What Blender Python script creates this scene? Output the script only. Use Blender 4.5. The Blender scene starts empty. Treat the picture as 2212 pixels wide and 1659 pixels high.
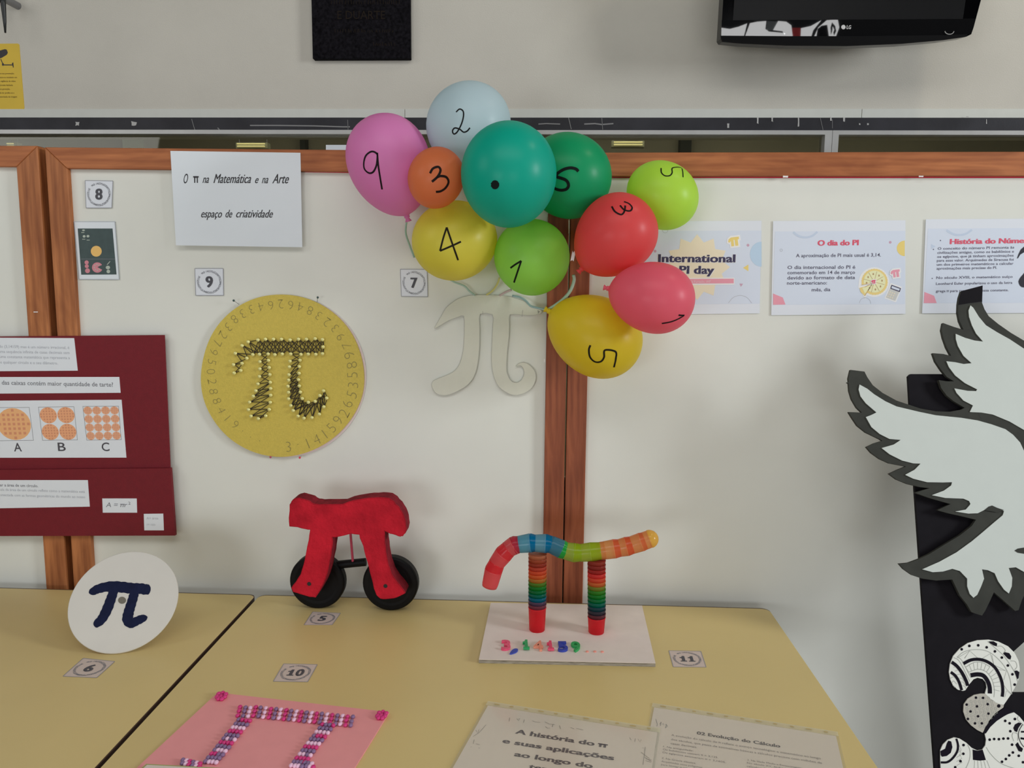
import bpy, bmesh, math, random
from math import pi, sin, cos, radians, sqrt, atan2
from mathutils import Vector, Matrix
from mathutils.bvhtree import BVHTree
random.seed(7)
V = Vector
sc = bpy.context.scene
COL = sc.collection
# ------------------------------------------------------------------ camera, light, exposure
FPX, CX, CY = 1661.0, 1106.0, 829.5
CAM = V((0, -1.75, 1.45))
yaw, pitch, roll = radians(2.45), radians(7.35), 0.0095
R0 = V((cos(yaw), sin(yaw), 0)); FH = V((-sin(yaw), cos(yaw), 0))
CF = FH*cos(pitch) + V((0, 0, -sin(pitch))); U0 = R0.cross(CF)
CR = R0*cos(roll) + U0*sin(roll); CU = -R0*sin(roll) + U0*cos(roll)
cam = bpy.data.cameras.new('camera'); co = bpy.data.objects.new('camera', cam); COL.objects.link(co)
cam.sensor_width = 36; cam.lens = FPX/2212*36; cam.clip_start = .02
co.matrix_world = Matrix(((CR.x, CU.x, -CF.x, CAM.x), (CR.y, CU.y, -CF.y, CAM.y), (CR.z, CU.z, -CF.z, CAM.z), (0, 0, 0, 1)))
sc.camera = co
w = bpy.data.worlds.new('world'); sc.world = w; w.use_nodes = True
w.node_tree.nodes['Background'].inputs[0].default_value = (.97, .98, 1, 1)
w.node_tree.nodes['Background'].inputs[1].default_value = .06
def area(name, loc, target, sx, sy, power, color):
    l = bpy.data.lights.new(name, 'AREA'); l.shape = 'RECTANGLE'; l.size = sx; l.size_y = sy; l.energy = power; l.color = color
    o = bpy.data.objects.new(name, l); COL.objects.link(o); o.location = loc
    o.rotation_euler = (V(target)-V(loc)).to_track_quat('-Z', 'Y').to_euler(); return o
area('window_light_left', (-1.9, -4.6, 1.0), (0, 0, 1.1), 1.6, 1.0, 28, (.94, .97, 1))
area('window_light_right', (4.6, -2.0, 2.35), (.3, 0, 1.0), .9, 1.1, 105, (.93, .97, 1))
area('window_light_behind', (.9, -4.4, .95), (.4, 0, .8), 1.5, 1.0, 17, (.93, .96, 1))
area('ceiling_lamp_light', (0, -2.0, 3.0), (0, -.8, .7), 2.4, .8, 17, (1, .985, .96))
area('fill_light_left_high', (-2.4, -1.6, 2.4), (-.4, 0, 1.0), 1.0, 1.0, 8, (1, 1, .98))  # added fill from the upper left, stands for no fixture
area('ceiling_spot_light', (1.15, -.45, 3.0), (0, -.2, 1.6), .25, .12, 3, (1, .88, .7))
area('corridor_fill_light', (0, 1.7, 2.6), (0, 1.7, 0), 4, .3, 34, (1, .98, .95))  # added fill that brightens the room beyond the glass, apart from its tubes
sc.view_settings.view_transform = 'Standard'; sc.view_settings.look = 'None'
sc.view_settings.exposure = 0; sc.view_settings.gamma = 1; sc.view_settings.use_curve_mapping = False

# ------------------------------------------------------------------ helpers
def lin(c):
    c = c/255.; return c/12.92 if c <= .04045 else ((c+.055)/1.055)**2.4
LIT = .62
def alb(r, g, b, e=LIT):      # surface colour from a colour seen under the room's even light
    return tuple(min(.92, lin(x)/e) for x in (r, g, b)) + (1,)
_M = {}
def mat(name, rgb, rough=.6, noise=0, nscale=30, bump=0, bscale=200, metal=0, spec=.5, sss=0, coat=0, grain=None, emit=0, trans=0, col2=None, stretch=None, e=LIT, latex=0):
    if name in _M: return _M[name]
    m = bpy.data.materials.new(name); m.use_nodes = True; nt = m.node_tree; b = nt.nodes['Principled BSDF']
    c = alb(*rgb, e=e); b.inputs['Base Color'].default_value = c; b.inputs['Roughness'].default_value = rough
    b.inputs['Metallic'].default_value = metal; b.inputs['Specular IOR Level'].default_value = spec
    if coat: b.inputs['Coat Weight'].default_value = coat; b.inputs['Coat Roughness'].default_value = .27
    if sss:
        b.inputs['Subsurface Weight'].default_value = sss; b.inputs['Subsurface Radius'].default_value = (1, 1, 1); b.inputs['Subsurface Scale'].default_value = .02
    if emit: b.inputs['Emission Color'].default_value = c; b.inputs['Emission Strength'].default_value = emit
    tc = nt.nodes.new('ShaderNodeTexCoord')
    vec = tc.outputs['Object']
    if stretch:
        mp = nt.nodes.new('ShaderNodeMapping'); mp.inputs['Scale'].default_value = stretch; nt.links.new(vec, mp.inputs['Vector']); vec = mp.outputs['Vector']
    if noise or col2:
        n = nt.nodes.new('ShaderNodeTexNoise'); n.inputs['Scale'].default_value = nscale; n.inputs['Detail'].default_value = 6
        nt.links.new(vec, n.inputs['Vector'])
        r = nt.nodes.new('ShaderNodeValToRGB'); r.color_ramp.elements[0].position = .32; r.color_ramp.elements[1].position = .68
        if col2: c0, c1 = alb(*col2, e=e), c
        else:
            c0 = tuple(x*(1-noise) for x in c[:3])+(1,); c1 = tuple(min(.95, x*(1+noise)) for x in c[:3])+(1,)
        r.color_ramp.elements[0].color = c0; r.color_ramp.elements[1].color = c1
        nt.links.new(n.outputs['Fac'], r.inputs['Fac']); nt.links.new(r.outputs['Color'], b.inputs['Base Color'])
    if bump:
        n2 = nt.nodes.new('ShaderNodeTexNoise'); n2.inputs['Scale'].default_value = bscale; n2.inputs['Detail'].default_value = 4
        nt.links.new(vec, n2.inputs['Vector']); bp = nt.nodes.new('ShaderNodeBump'); bp.inputs['Strength'].default_value = bump; bp.inputs['Distance'].default_value = .002
        nt.links.new(n2.outputs['Fac'], bp.inputs['Height']); nt.links.new(bp.outputs['Normal'], b.inputs['Normal'])
    if trans:
        tl = nt.nodes.new('ShaderNodeBsdfTranslucent'); tl.inputs['Color'].default_value = c
        tp = nt.nodes.new('ShaderNodeBsdfTransparent'); tp.inputs['Color'].default_value = tuple(min(1, .15+.9*sqrt(x)) for x in c[:3])+(1,)
        m1 = nt.nodes.new('ShaderNodeMixShader'); m1.inputs[0].default_value = .45
        m2 = nt.nodes.new('ShaderNodeMixShader'); m2.inputs[0].default_value = trans
        out = nt.nodes['Material Output']
        nt.links.new(b.outputs[0], m1.inputs[1]); nt.links.new(tl.outputs[0], m1.inputs[2])
        nt.links.new(m1.outputs[0], m2.inputs[1]); nt.links.new(tp.outputs[0], m2.inputs[2]); nt.links.new(m2.outputs[0], out.inputs['Surface'])
    if latex:       # thin rubber lets part of the light through both walls
        tl = nt.nodes.new('ShaderNodeBsdfTranslucent'); m1 = nt.nodes.new('ShaderNodeMixShader'); m1.inputs[0].default_value = latex
        tl.inputs['Color'].default_value = c; out = nt.nodes['Material Output']
        nt.links.new(b.outputs[0], m1.inputs[1]); nt.links.new(tl.outputs[0], m1.inputs[2]); nt.links.new(m1.outputs[0], out.inputs['Surface'])
    _M[name] = m; return m
def wood(name, base, dark, along='Z'):
    if name in _M: return _M[name]
    st = {'Z': (60, 60, 3.5), 'X': (3.5, 60, 60)}[along]
    m = mat(name, base, .5, col2=dark, nscale=1.6, stretch=st, bump=.15, bscale=3, spec=.35)
    nt = m.node_tree; b = nt.nodes['Principled BSDF']      # broader knots / heartwood over the fine grain
    n = nt.nodes.new('ShaderNodeTexNoise'); n.inputs['Scale'].default_value = 1.0; n.inputs['Detail'].default_value = 3; n.inputs['Distortion'].default_value = 1.2
    mp = nt.nodes.new('ShaderNodeMapping'); mp.inputs['Scale'].default_value = {'Z': (22, 22, 5), 'X': (5, 22, 22)}[along]
    tc = [x for x in nt.nodes if x.type == 'TEX_COORD'][0]; nt.links.new(tc.outputs['Object'], mp.inputs['Vector']); nt.links.new(mp.outputs['Vector'], n.inputs['Vector'])
    ra = nt.nodes.new('ShaderNodeValToRGB'); ra.color_ramp.elements[0].position = .35; ra.color_ramp.elements[1].position = .65
    ra.color_ramp.elements[0].color = (.72, .66, .62, 1); ra.color_ramp.elements[1].color = (1.0, 1.0, 1.0, 1)
    mx = nt.nodes.new('ShaderNodeMixRGB'); mx.blend_type = 'MULTIPLY'; mx.inputs[0].default_value = 1
    src = b.inputs['Base Color'].links[0].from_socket
    nt.links.new(n.outputs['Fac'], ra.inputs['Fac']); nt.links.new(src, mx.inputs[1]); nt.links.new(ra.outputs['Color'], mx.inputs[2]); nt.links.new(mx.outputs[0], b.inputs['Base Color'])
    return m

WORLDV = {}          # objects whose vertices were written in world space; re-centred at the end
def mk(name, bm, m, parent=None, smooth=False, **props):
    me = bpy.data.meshes.new(name); bm.normal_update(); bm.to_mesh(me); bm.free()
    if smooth:
        for p in me.polygons: p.use_smooth = True
    for x in (m if isinstance(m, list) else [m]): me.materials.append(x)
    o = bpy.data.objects.new(name, me); COL.objects.link(o)
    if parent: o.parent = parent
    WORLDV[o.name] = True
    for k, v in props.items(): o[k] = v
    return o
def thing(name, label, cat, group=None, loc=None):
    o = bpy.data.objects.new(name, None); COL.objects.link(o); o['label'] = label; o['category'] = cat
    if group: o['group'] = group
    o.empty_display_size = .05
    if loc is not None: o.location = loc; o['_fixed'] = 1
    return o
def tag(o, label, cat, group=None):
    o['label'] = label; o['category'] = cat
    if group: o['group'] = group
    return o
def place(name, me, loc, parent, rot=None, scale=None, label=None):      # cheap copy sharing mesh data, placed in world space
    o = bpy.data.objects.new(name, me); COL.objects.link(o); o.parent = parent
    o['_w'] = list(loc)
    if rot is not None: o.rotation_euler = rot
    if scale is not None: o.scale = scale
    if label: o['label'] = label
    return o

def ray(px, py): return CF + CR*((px-CX)/FPX) - CU*((py-CY)/FPX)
class Plane:
    def __init__(s, p, n, u=None):
        s.p = V(p); s.n = V(n).normalized()
        if u is None: u = V((1, 0, 0))
        s.u = (V(u) - s.n*V(u).dot(s.n)).normalized(); s.v = s.n.cross(s.u)
    def hit(s, px, py, off=0):
        d = ray(px, py); p = s.p + s.n*off
        return CAM + d*((p-CAM).dot(s.n)/d.dot(s.n))
def wallp(y): return Plane((0, y, 0), (0, -1, 0))
TZ = .72
PT = Plane((0, 0, TZ), (0, 0, 1))
PAP = wallp(-.004)

def smooth_pts(pts, n=4, closed=False):
    out = []; N = len(pts); pts = [V(p) for p in pts]
    rng = range(N if closed else N-1)
    for i in rng:
        p1, p2 = pts[i], pts[(i+1) % N]
        p0 = pts[(i-1) % N] if (closed or i > 0) else p1*2-p2
        p3 = pts[(i+2) % N] if (closed or i < N-2) else p2*2-p1
        for k in range(n):
            t = k/n
            out.append(.5*((2*p1)+(p2-p0)*t+(2*p0-5*p1+4*p2-p3)*t*t+(3*p1-p0-3*p2+p3)*t*t*t))
    if not closed: out.append(pts[-1])
    return out
def prism(bm, pts, n, thick):
    """closed polygon pts (world), front face at pts, body extruded by -n*thick"""
    f = [bm.verts.new(p) for p in pts]
    if thick <= 0: bm.faces.new(f); return
    b = [bm.verts.new(V(p)-n*thick) for p in pts]
    bm.faces.new(f); bm.faces.new(b[::-1]); N = len(f)
    for i in range(N): bm.faces.new((f[i], b[i], b[(i+1) % N], f[(i+1) % N]))
def plate_bm(pxs, pl, off, thick, bm=None, smooth=0):
    bm = bm or bmesh.new()
    P = [pl.hit(x, y, off) for x, y in pxs]
    if smooth: P = smooth_pts(P, smooth, True)
    prism(bm, P, pl.n, thick); return bm
def plate(name, pxs, pl, off, thick, m, parent=None, smooth=0, **k):
    bm = plate_bm(pxs, pl, off, thick, smooth=smooth); bmesh.ops.recalc_face_normals(bm, faces=bm.faces)
    return mk(name, bm, m, parent, **k)
def ribbon(bm, P, wid, n, closed=False, taper=False):
    N = len(P); L = []; Rr = []
    for i in range(N):
        a = P[(i-1) % N] if (closed or i > 0) else P[i]; b = P[(i+1) % N] if (closed or i < N-1) else P[i]
        t = (b-a)
        if t.length < 1e-9: t = V((1, 0, 0))
        t.normalize(); nn = n[i] if isinstance(n, list) else n; s = nn.cross(t).normalized()
        h = wid/2
        if taper: h *= .55+.45*sin(pi*min(1, (i+.5)/N))
        L.append(bm.verts.new(P[i]+s*h)); Rr.append(bm.verts.new(P[i]-s*h))
    for i in range(N if closed else N-1):
        j = (i+1) % N; bm.faces.new((L[i], Rr[i], Rr[j], L[j]))
def stroke_bm(bm, pxs, wpx, pl, off, closed=False, sm=0, taper=False):
    P = [pl.hit(x, y, off) for x, y in pxs]
    if sm: P = smooth_pts(P, sm, closed)
    c = pxs[0]; sc_ = (pl.hit(c[0]+1, c[1], off)-pl.hit(c[0], c[1], off)).length
    ribbon(bm, P, wpx*sc_, pl.n, closed, taper)
def circ(cx, cy, rx, ry=None, n=24, a0=0, a1=2*pi):
    ry = ry or rx; full = abs(a1-a0-2*pi) < 1e-6
    return [(cx+rx*cos(a0+(a1-a0)*i/(n if full else n-1)), cy+ry*sin(a0+(a1-a0)*i/(n if full else n-1))) for i in range(n)]
def box(bm, a, b):
    x0, y0, z0 = a; x1, y1, z1 = b
    v = [bm.verts.new(p) for p in ((x0, y0, z0), (x1, y0, z0), (x1, y1, z0), (x0, y1, z0), (x0, y0, z1), (x1, y0, z1), (x1, y1, z1), (x0, y1, z1))]
    for f in ((3, 2, 1, 0), (4, 5, 6, 7), (0, 1, 5, 4), (1, 2, 6, 5), (2, 3, 7, 6), (3, 0, 4, 7)): bm.faces.new([v[i] for i in f])
def boxo(name, a, b, m, parent=None, bev=0, **k):
    bm = bmesh.new(); box(bm, a, b)
    if bev: bmesh.ops.bevel(bm, geom=bm.edges[:], offset=bev, segments=2, affect='EDGES')
    return mk(name, bm, m, parent, **k)
def frame_of(d):
    d = d.normalized(); a = V((0, 0, 1)) if abs(d.z) < .9 else V((1, 0, 0)); s = d.cross(a).normalized(); return s, s.cross(d).normalized()
def lathe(bm, o, d, prof, seg=24, caps=True):
    """prof: (distance along d, radius)"""
    d = d.normalized(); s, t = frame_of(d); rings = []
    for h, r in prof:
        rings.append([bm.verts.new(o+d*h+(s*cos(2*pi*i/seg)+t*sin(2*pi*i/seg))*max(r, 1e-5)) for i in range(seg)])
    for a, b in zip(rings, rings[1:]):
        for i in range(seg): bm.faces.new((a[i], a[(i+1) % seg], b[(i+1) % seg], b[i]))
    if caps: bm.faces.new(rings[0][::-1]); bm.faces.new(rings[-1])
def tube(bm, P, r, seg=8, r1=None):
    N = len(P); rings = []
    s, t = frame_of(P[1]-P[0])
    for i in range(N):
        d = (P[min(N-1, i+1)]-P[max(0, i-1)]).normalized(); s = (s-d*s.dot(d)).normalized(); t = d.cross(s)
        rr = r if r1 is None else r+(r1-r)*i/(N-1)
        rings.append([bm.verts.new(P[i]+(s*cos(2*pi*k/seg)+t*sin(2*pi*k/seg))*rr) for k in range(seg)])
    for a, b in zip(rings, rings[1:]):
        for i in range(seg): bm.faces.new((a[i], a[(i+1) % seg], b[(i+1) % seg], b[i]))
    bm.faces.new(rings[0][::-1]); bm.faces.new(rings[-1])
# --- lettering
_T = {}
def glyphs(s, bold=0, shear=0, res=2, extr=0):
    key = (s, bold, shear, res, extr)
    if key in _T: return _T[key]
    if s == '1' and (bold > .02 or extr):      # a heavy figure one with flag and foot
        fr = [(.0, .50), (.0, .40), (.12, .42), (.12, .10), (.02, .10), (.02, 0), (.42, 0), (.42, .10), (.32, .10), (.32, .66), (.17, .66), (.12, .53)]
        N = len(fr); e_ = extr*2
        if not extr: _T[key] = ([V((x, y, 0)) for x, y in fr], [tuple(range(N))])
        else: _T[key] = ([V((x, y, e_)) for x, y in fr]+[V((x, y, 0)) for x, y in fr], [tuple(range(N)), tuple(range(2*N-1, N-1, -1))]+[(i, (i+1) % N, N+(i+1) % N, N+i) for i in range(N)])
        return _T[key]
    if bold > .02 and extr: bold = .018
    if bold > .02 or (shear and bold > .004):        # heavy weights: a light offset plus side-shifted copies keeps every counter open
        vs, fs = [], []; base = glyphs(s, 0 if shear else .012, shear, res, extr); nb = 3 if bold < .04 else 5
        for k in range(nb):
            dx = (k/(nb-1)-.5)*2*(bold-.008); o = len(vs)
            vs += [v+V((dx, 0, k*.004)) for v in base[0]]; fs += [tuple(i+o for i in f) for f in base[1]]
        _T[key] = (vs, fs); return _T[key]
    body = s.replace('π', 'n').replace('≈', '=')
    cu = bpy.data.curves.new('t', 'FONT'); cu.body = body; cu.offset = bold; cu.shear = shear; cu.resolution_u = res; cu.extrude = extr; cu.fill_mode = 'BOTH' if extr else 'FRONT'
    o = bpy.data.objects.new('t', cu); COL.objects.link(o); bpy.context.view_layer.update()
    me = bpy.data.meshes.new_from_object(o.evaluated_get(bpy.context.evaluated_depsgraph_get()))
    vs = [v.co.copy() for v in me.vertices]; fs = [tuple(p.vertices) for p in me.polygons]
    bpy.data.objects.remove(o); bpy.data.curves.remove(cu); bpy.data.meshes.remove(me)
    for i, ch in enumerate(s):
        if ch == 'π':       # the bar of the pi over a small n
            pre = glyphs(s[:i].replace('π', 'n')+'n', bold, 0, res)[0]; nn = glyphs('n', bold, 0, res)[0]
            xr = max(v.x for v in pre); xl = xr-(max(v.x for v in nn)-min(v.x for v in nn)); yt = max(v.y for v in nn)
            o0 = len(vs); t_ = .07+bold; vs += [V((x+y*shear, y, .02)) for x, y in ((xl-.09, yt-.01-t_), (xr+.10, yt-.01-t_), (xr+.10, yt+.02), (xl-.09, yt+.02))]; fs.append((o0, o0+1, o0+2, o0+3))
    _T[key] = (vs, fs)
    return _T[key]
CAP = .729*.9
def text_w(bm, s, O, ux, uy, n, fit=None, capsize=None, align='L', bold=0, shear=0, res=2, extr=0, center=False):
    """lettering on a plane; O baseline origin; ux, uy unit vectors. fit=width in metres, capsize=cap height in metres"""
    vs, fs = glyphs(s, bold, shear, res, extr)
    if not vs: return
    x0 = min(v.x for v in vs); x1 = max(v.x for v in vs)
    sy = (capsize or .01)/.66; sx = fit/(x1-x0) if fit else sy
    if capsize is None: sy = sx
    ox = {'L': -x0, 'C': -(x0+x1)/2, 'R': -x1}[align]
    oy = 0
    if center: oy = -(min(v.y for v in vs)+max(v.y for v in vs))/2
    nv = [bm.verts.new(O+ux*((v.x+ox)*sx)+uy*((v.y+oy)*sy)+n*(v.z*sy+extr*sy)) for v in vs]
    for f in fs:
        try: bm.faces.new([nv[i] for i in f])
        except ValueError: pass
def text_px(bm, s, p0, p1, pl, off, cap=None, **k):
    """baseline from pixel p0 to pixel p1 lying on plane pl"""
    A = pl.hit(p0[0], p0[1], off); B = pl.hit(p1[0], p1[1], off); u = (B-A)
    L = u.length; u.normalize(); vv = pl.n.cross(u)
    capm = None
    if cap: capm = cap*(L/sqrt((p1[0]-p0[0])**2+(p1[1]-p0[1])**2))
    text_w(bm, s, A, u, vv, pl.n, fit=L, capsize=capm, **k)
def quadmap(c4):      # TL, TR, BR, BL world -> function (u right, v down)
    TL, TR, BR, BL = c4
    return lambda u, v: (TL*(1-u)+TR*u)*(1-v)+(BL*(1-u)+BR*u)*v

# ------------------------------------------------------------------ materials
M_wall = mat('wall_paint', (163, 160, 151), .85, noise=.03, nscale=6, bump=.25, bscale=350)
M_trimw = mat('pale_trim_paint', (168, 170, 164), .7, noise=.02)
M_blk = mat('black_strip', (36, 36, 40), .5, noise=.25, nscale=12, bump=.1, spec=.25)
M_alu = mat('anodised_aluminium', (150, 150, 148), .38, metal=.25, noise=.04)
M_beyond = mat('dim_room_paint', (132, 128, 112), .9, noise=.1, nscale=2)
M_floor = mat('floor_tile', (165, 160, 150), .5, noise=.1, nscale=5)
M_paper = mat('white_sheet_paper', (187, 188, 181), .8, noise=.012, nscale=8, bump=.5, bscale=9)
M_a4 = mat('bright_office_paper', (188, 194, 202), .75, noise=.01, nscale=8)
M_a4b = mat('sleeved_paper', (178, 170, 160), .45, noise=.01, nscale=8, e=.66)
M_ink = mat('black_ink', (38, 36, 40), .6)
M_inkg = mat('grey_ink', (105, 106, 112), .7)
M_inkl = mat('pale_grey_ink', (150, 153, 160), .7)
M_navy = mat('navy_ink', (50, 45, 72), .6)
M_red = mat('red_paper', (190, 40, 62), .7)
M_pencil = mat('pencil_line', (118, 108, 60), .7)
M_pencilw = mat('pencil_line_on_white', (145, 145, 138), .7)
W_z = wood('pine_vertical', (162, 104, 62), (128, 76, 44), 'Z'); W_r = wood('reddish_pine_vertical', (138, 78, 50), (106, 54, 34), 'Z'); W_x = wood('pine_horizontal', (158, 98, 58), (130, 74, 42), 'X')
M_lam = mat('beige_laminate', (182, 163, 110), .42, noise=.035, nscale=2.5, e=.66, bump=.05)
M_edge = mat('dark_brown_edging', (70, 52, 42), .5, noise=.1)
M_steel = mat('grey_steel', (110, 110, 112), .4, metal=.6, noise=.03)
M_core = mat('fibreboard', (120, 95, 70), .8, noise=.08)
# ------------------------------------------------------------------ setting
def struct(o): o['kind'] = 'structure'; return o
WY = .25
PW = wallp(WY)
struct(boxo('floor', (-4, -6, -.05), (4, 3.2, 0), M_floor))
ZT = PW.hit(1100, 255.5).z; ZB = PW.hit(1100, 283).z; ZR = PW.hit(1100, 292).z
bm = bmesh.new(); box(bm, (-4, WY, ZB), (4, WY+.12, 3.2)); box(bm, (-4, WY, 0), (4, WY+.12, .9)); box(bm, (-4, WY, .9), (-2.4, WY+.12, ZB)); box(bm, (2.6, WY, .9), (4, WY+.12, ZB))
struct(mk('wall_back', bm, M_wall))
Z0 = PW.hit(1100, 236).z
xs = [-4, PW.hit(875, 240).x, PW.hit(1861, 240).x, 4]
for i in range(3):
    struct(boxo('trim_%d' % (i+1), (xs[i]+.0008, WY-.003, ZT), (xs[i+1]-.0008, WY+.001, Z0), M_trimw))
bs = struct(boxo('trim_4', (-2.4, WY-.008, ZB), (2.6, WY+.002, ZT), M_blk))
PBS = wallp(WY-.0085)
Mres = mat('tape_residue', (150, 150, 148), .8, noise=.1)
for x, y, rx, ry in ((167, 267, 5, 5), (289, 267, 6, 5), (1573, 271, 2.5, 6), (1637, 260, 2, 8), (1668, 258, 2, 5), (1725, 263, 1.8, 11), (1795, 257, 2, 4.5), (1823, 258, 2.4, 5.5), (2090, 252, 3, 1.5), (1857, 268, 1.8, 2), (1875, 268, 2, 2), (2131, 262, 1, 6)):
    plate('tape_residue', [(x+rx*a*random.uniform(.7, 1.1), y+ry*b*random.uniform(.7, 1.1)) for a, b in ((-1, -1), (0, -.9), (1, -.8), (.9, .2), (1, 1), (0, .9), (-1, .9), (-.8, 0))], PBS, .0003, .0006, Mres, bs)
bm = bmesh.new()
for pts, wd in (([(414, 257), (417, 268), (421, 281)], 1.2), ([(540, 271), (600, 271), (680, 272), (740, 274), (756, 274)], 2.4), ([(751, 259), (752, 280)], 1), ([(1228, 254), (1231, 266), (1234, 279)], 1.3), ([(1163, 268), (1180, 267), (1210, 268)], 2.2), ([(1262, 268), (1285, 267), (1300, 269), (1325, 267)], 2.6), ([(1300, 255), (1302, 280)], 1), ([(1772, 255), (1778, 281)], .8), ([(1798, 258), (1798, 277)], .8), ([(470, 276), (474, 280)], 1.8)):
    stroke_bm(bm, pts, wd, PBS, .0003)
mk('scratches', bm, mat('scratch_grey', (110, 110, 110), .7), bs)
# window sashes in the wall behind the boards
XM = PW.hit(1795, 300).x; XC = PW.hit(1794, 300).x
Mgl = bpy.data.materials.new('window_glass'); Mgl.use_nodes = True; nt = Mgl.node_tree; nt.nodes.remove(nt.nodes['Principled BSDF'])
fr = nt.nodes.new('ShaderNodeFresnel'); fr.inputs[0].default_value = 1.5; tr = nt.nodes.new('ShaderNodeBsdfTransparent'); tr.inputs[0].default_value = (.70, .70, .62, 1); gl = nt.nodes.new('ShaderNodeBsdfGlossy'); gl.inputs['Roughness'].default_value = .02
mx = nt.nodes.new('ShaderNodeMixShader'); nt.links.new(fr.outputs[0], mx.inputs[0]); nt.links.new(tr.outputs[0], mx.inputs[1]); nt.links.new(gl.outputs[0], mx.inputs[2]); nt.links.new(mx.outputs[0], nt.nodes['Material Output'].inputs[0])
wl = PW.hit(1780, 300).x-.002; wr = PW.hit(1806, 300).x+.002
for k, (x0, x1) in enumerate(((-2.4, XC-.0005), (XC+.0005, 2.6))):
    t = bpy.data.objects.new('window_%d' % (k+1), None); COL.objects.link(t); t['kind'] = 'structure'
    ix0 = x0+.03 if k == 0 else wr; ix1 = wl if k == 0 else x1-.03
    bm = bmesh.new(); pn = V((0, -1, 0)); yf = WY-.012
    q = lambda pts: prism(bm, [V((a, yf, b)) for a, b in pts], pn, .04)
    q([(x0, ZB), (x1, ZB), (ix1, ZR), (ix0, ZR)]); q([(x0, .9), (x0, ZB), (ix0, ZR), (ix0, .94)]); q([(x1, ZB), (x1, .9), (ix1, .94), (ix1, ZR)]); q([(x0, .9), (ix0, .94), (ix1, .94), (x1, .9)])
    bmesh.ops.recalc_face_normals(bm, faces=bm.faces)
    mk('window_frame', bm, M_alu, t)
    boxo('window_pane', (ix0-.005, WY+.01, .935), (ix1+.005, WY+.014, ZR+.005), Mgl, t)
# dim room beyond the glass
bm = bmesh.new(); box(bm, (-4, 3, 0), (4, 3.1, 2.7)); box(bm, (-4.1, WY+.12, 0), (-4, 3.1, 2.7)); box(bm, (4, WY+.12, 0), (4.1, 3.1, 2.7)); struct(mk('wall_beyond', bm, M_beyond))
struct(boxo('ceiling', (-4.1, WY+.12, 2.7), (4.1, 3.1, 2.8), M_beyond))
PB = wallp(2.96)
for k, (a, b, m) in enumerate(((270, 303, mat('pale_pilaster', (150, 160, 140), .8)), (651, 662, mat('dark_pilaster', (50, 52, 44), .8)), (1468, 1492, mat('dark_pilaster', (50, 52, 44), .8)))):
    struct(boxo('trim_%d' % (5+k), (PB.hit(a, 305).x, 2.93, 0), (PB.hit(b, 305).x, 3.0, 2.69), m))
Ml = mat('lamp_tube_glow', (205, 195, 140), .5, emit=1.0, e=1)
PL = wallp(2.0)
for px, py, wd, lab in ((542, 313.5, 60, 'slim twin tube lamp glowing behind the glass above the white title sheet'), (22, 313, 14, 'small lamp glowing behind the glass at the far left, above the board corner'), (1357, 310, 62, 'slim twin tube lamp glowing behind the glass right of the dark green balloon')):
    t = thing('tube_lamp', lab, 'lamp', 'lamps seen through the dark glass')
    a = PL.hit(px-wd/2, py); b = PL.hit(px+wd/2, py)
    for dz in (-.006, .006):
        bm = bmesh.new(); tube(bm, [a+V((0, 0, dz)), b+V((0, 0, dz))], .0035, 8); mk('lamp_tube', bm, Ml, t)
    boxo('lamp_housing', (a.x-.01, 2.01, a.z-.014), (b.x+.01, 2.05, a.z+.014), mat('lamp_housing', (110, 110, 90), .7), t)
    for xx in (a.x, b.x):
        bm = bmesh.new(); tube(bm, [V((xx, 2.03, a.z+.014)), V((xx, 2.03, 2.7))], .003, 6); mk('hanger_rod', bm, M_steel, t)
tag(plate('paper_sheet', [(704, 313), (775, 313), (775, 345), (704, 345)], wallp(WY+.008), 0, .001, M_a4), 'white paper edge showing behind the board top left of the pink balloon', 'paper')

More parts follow.
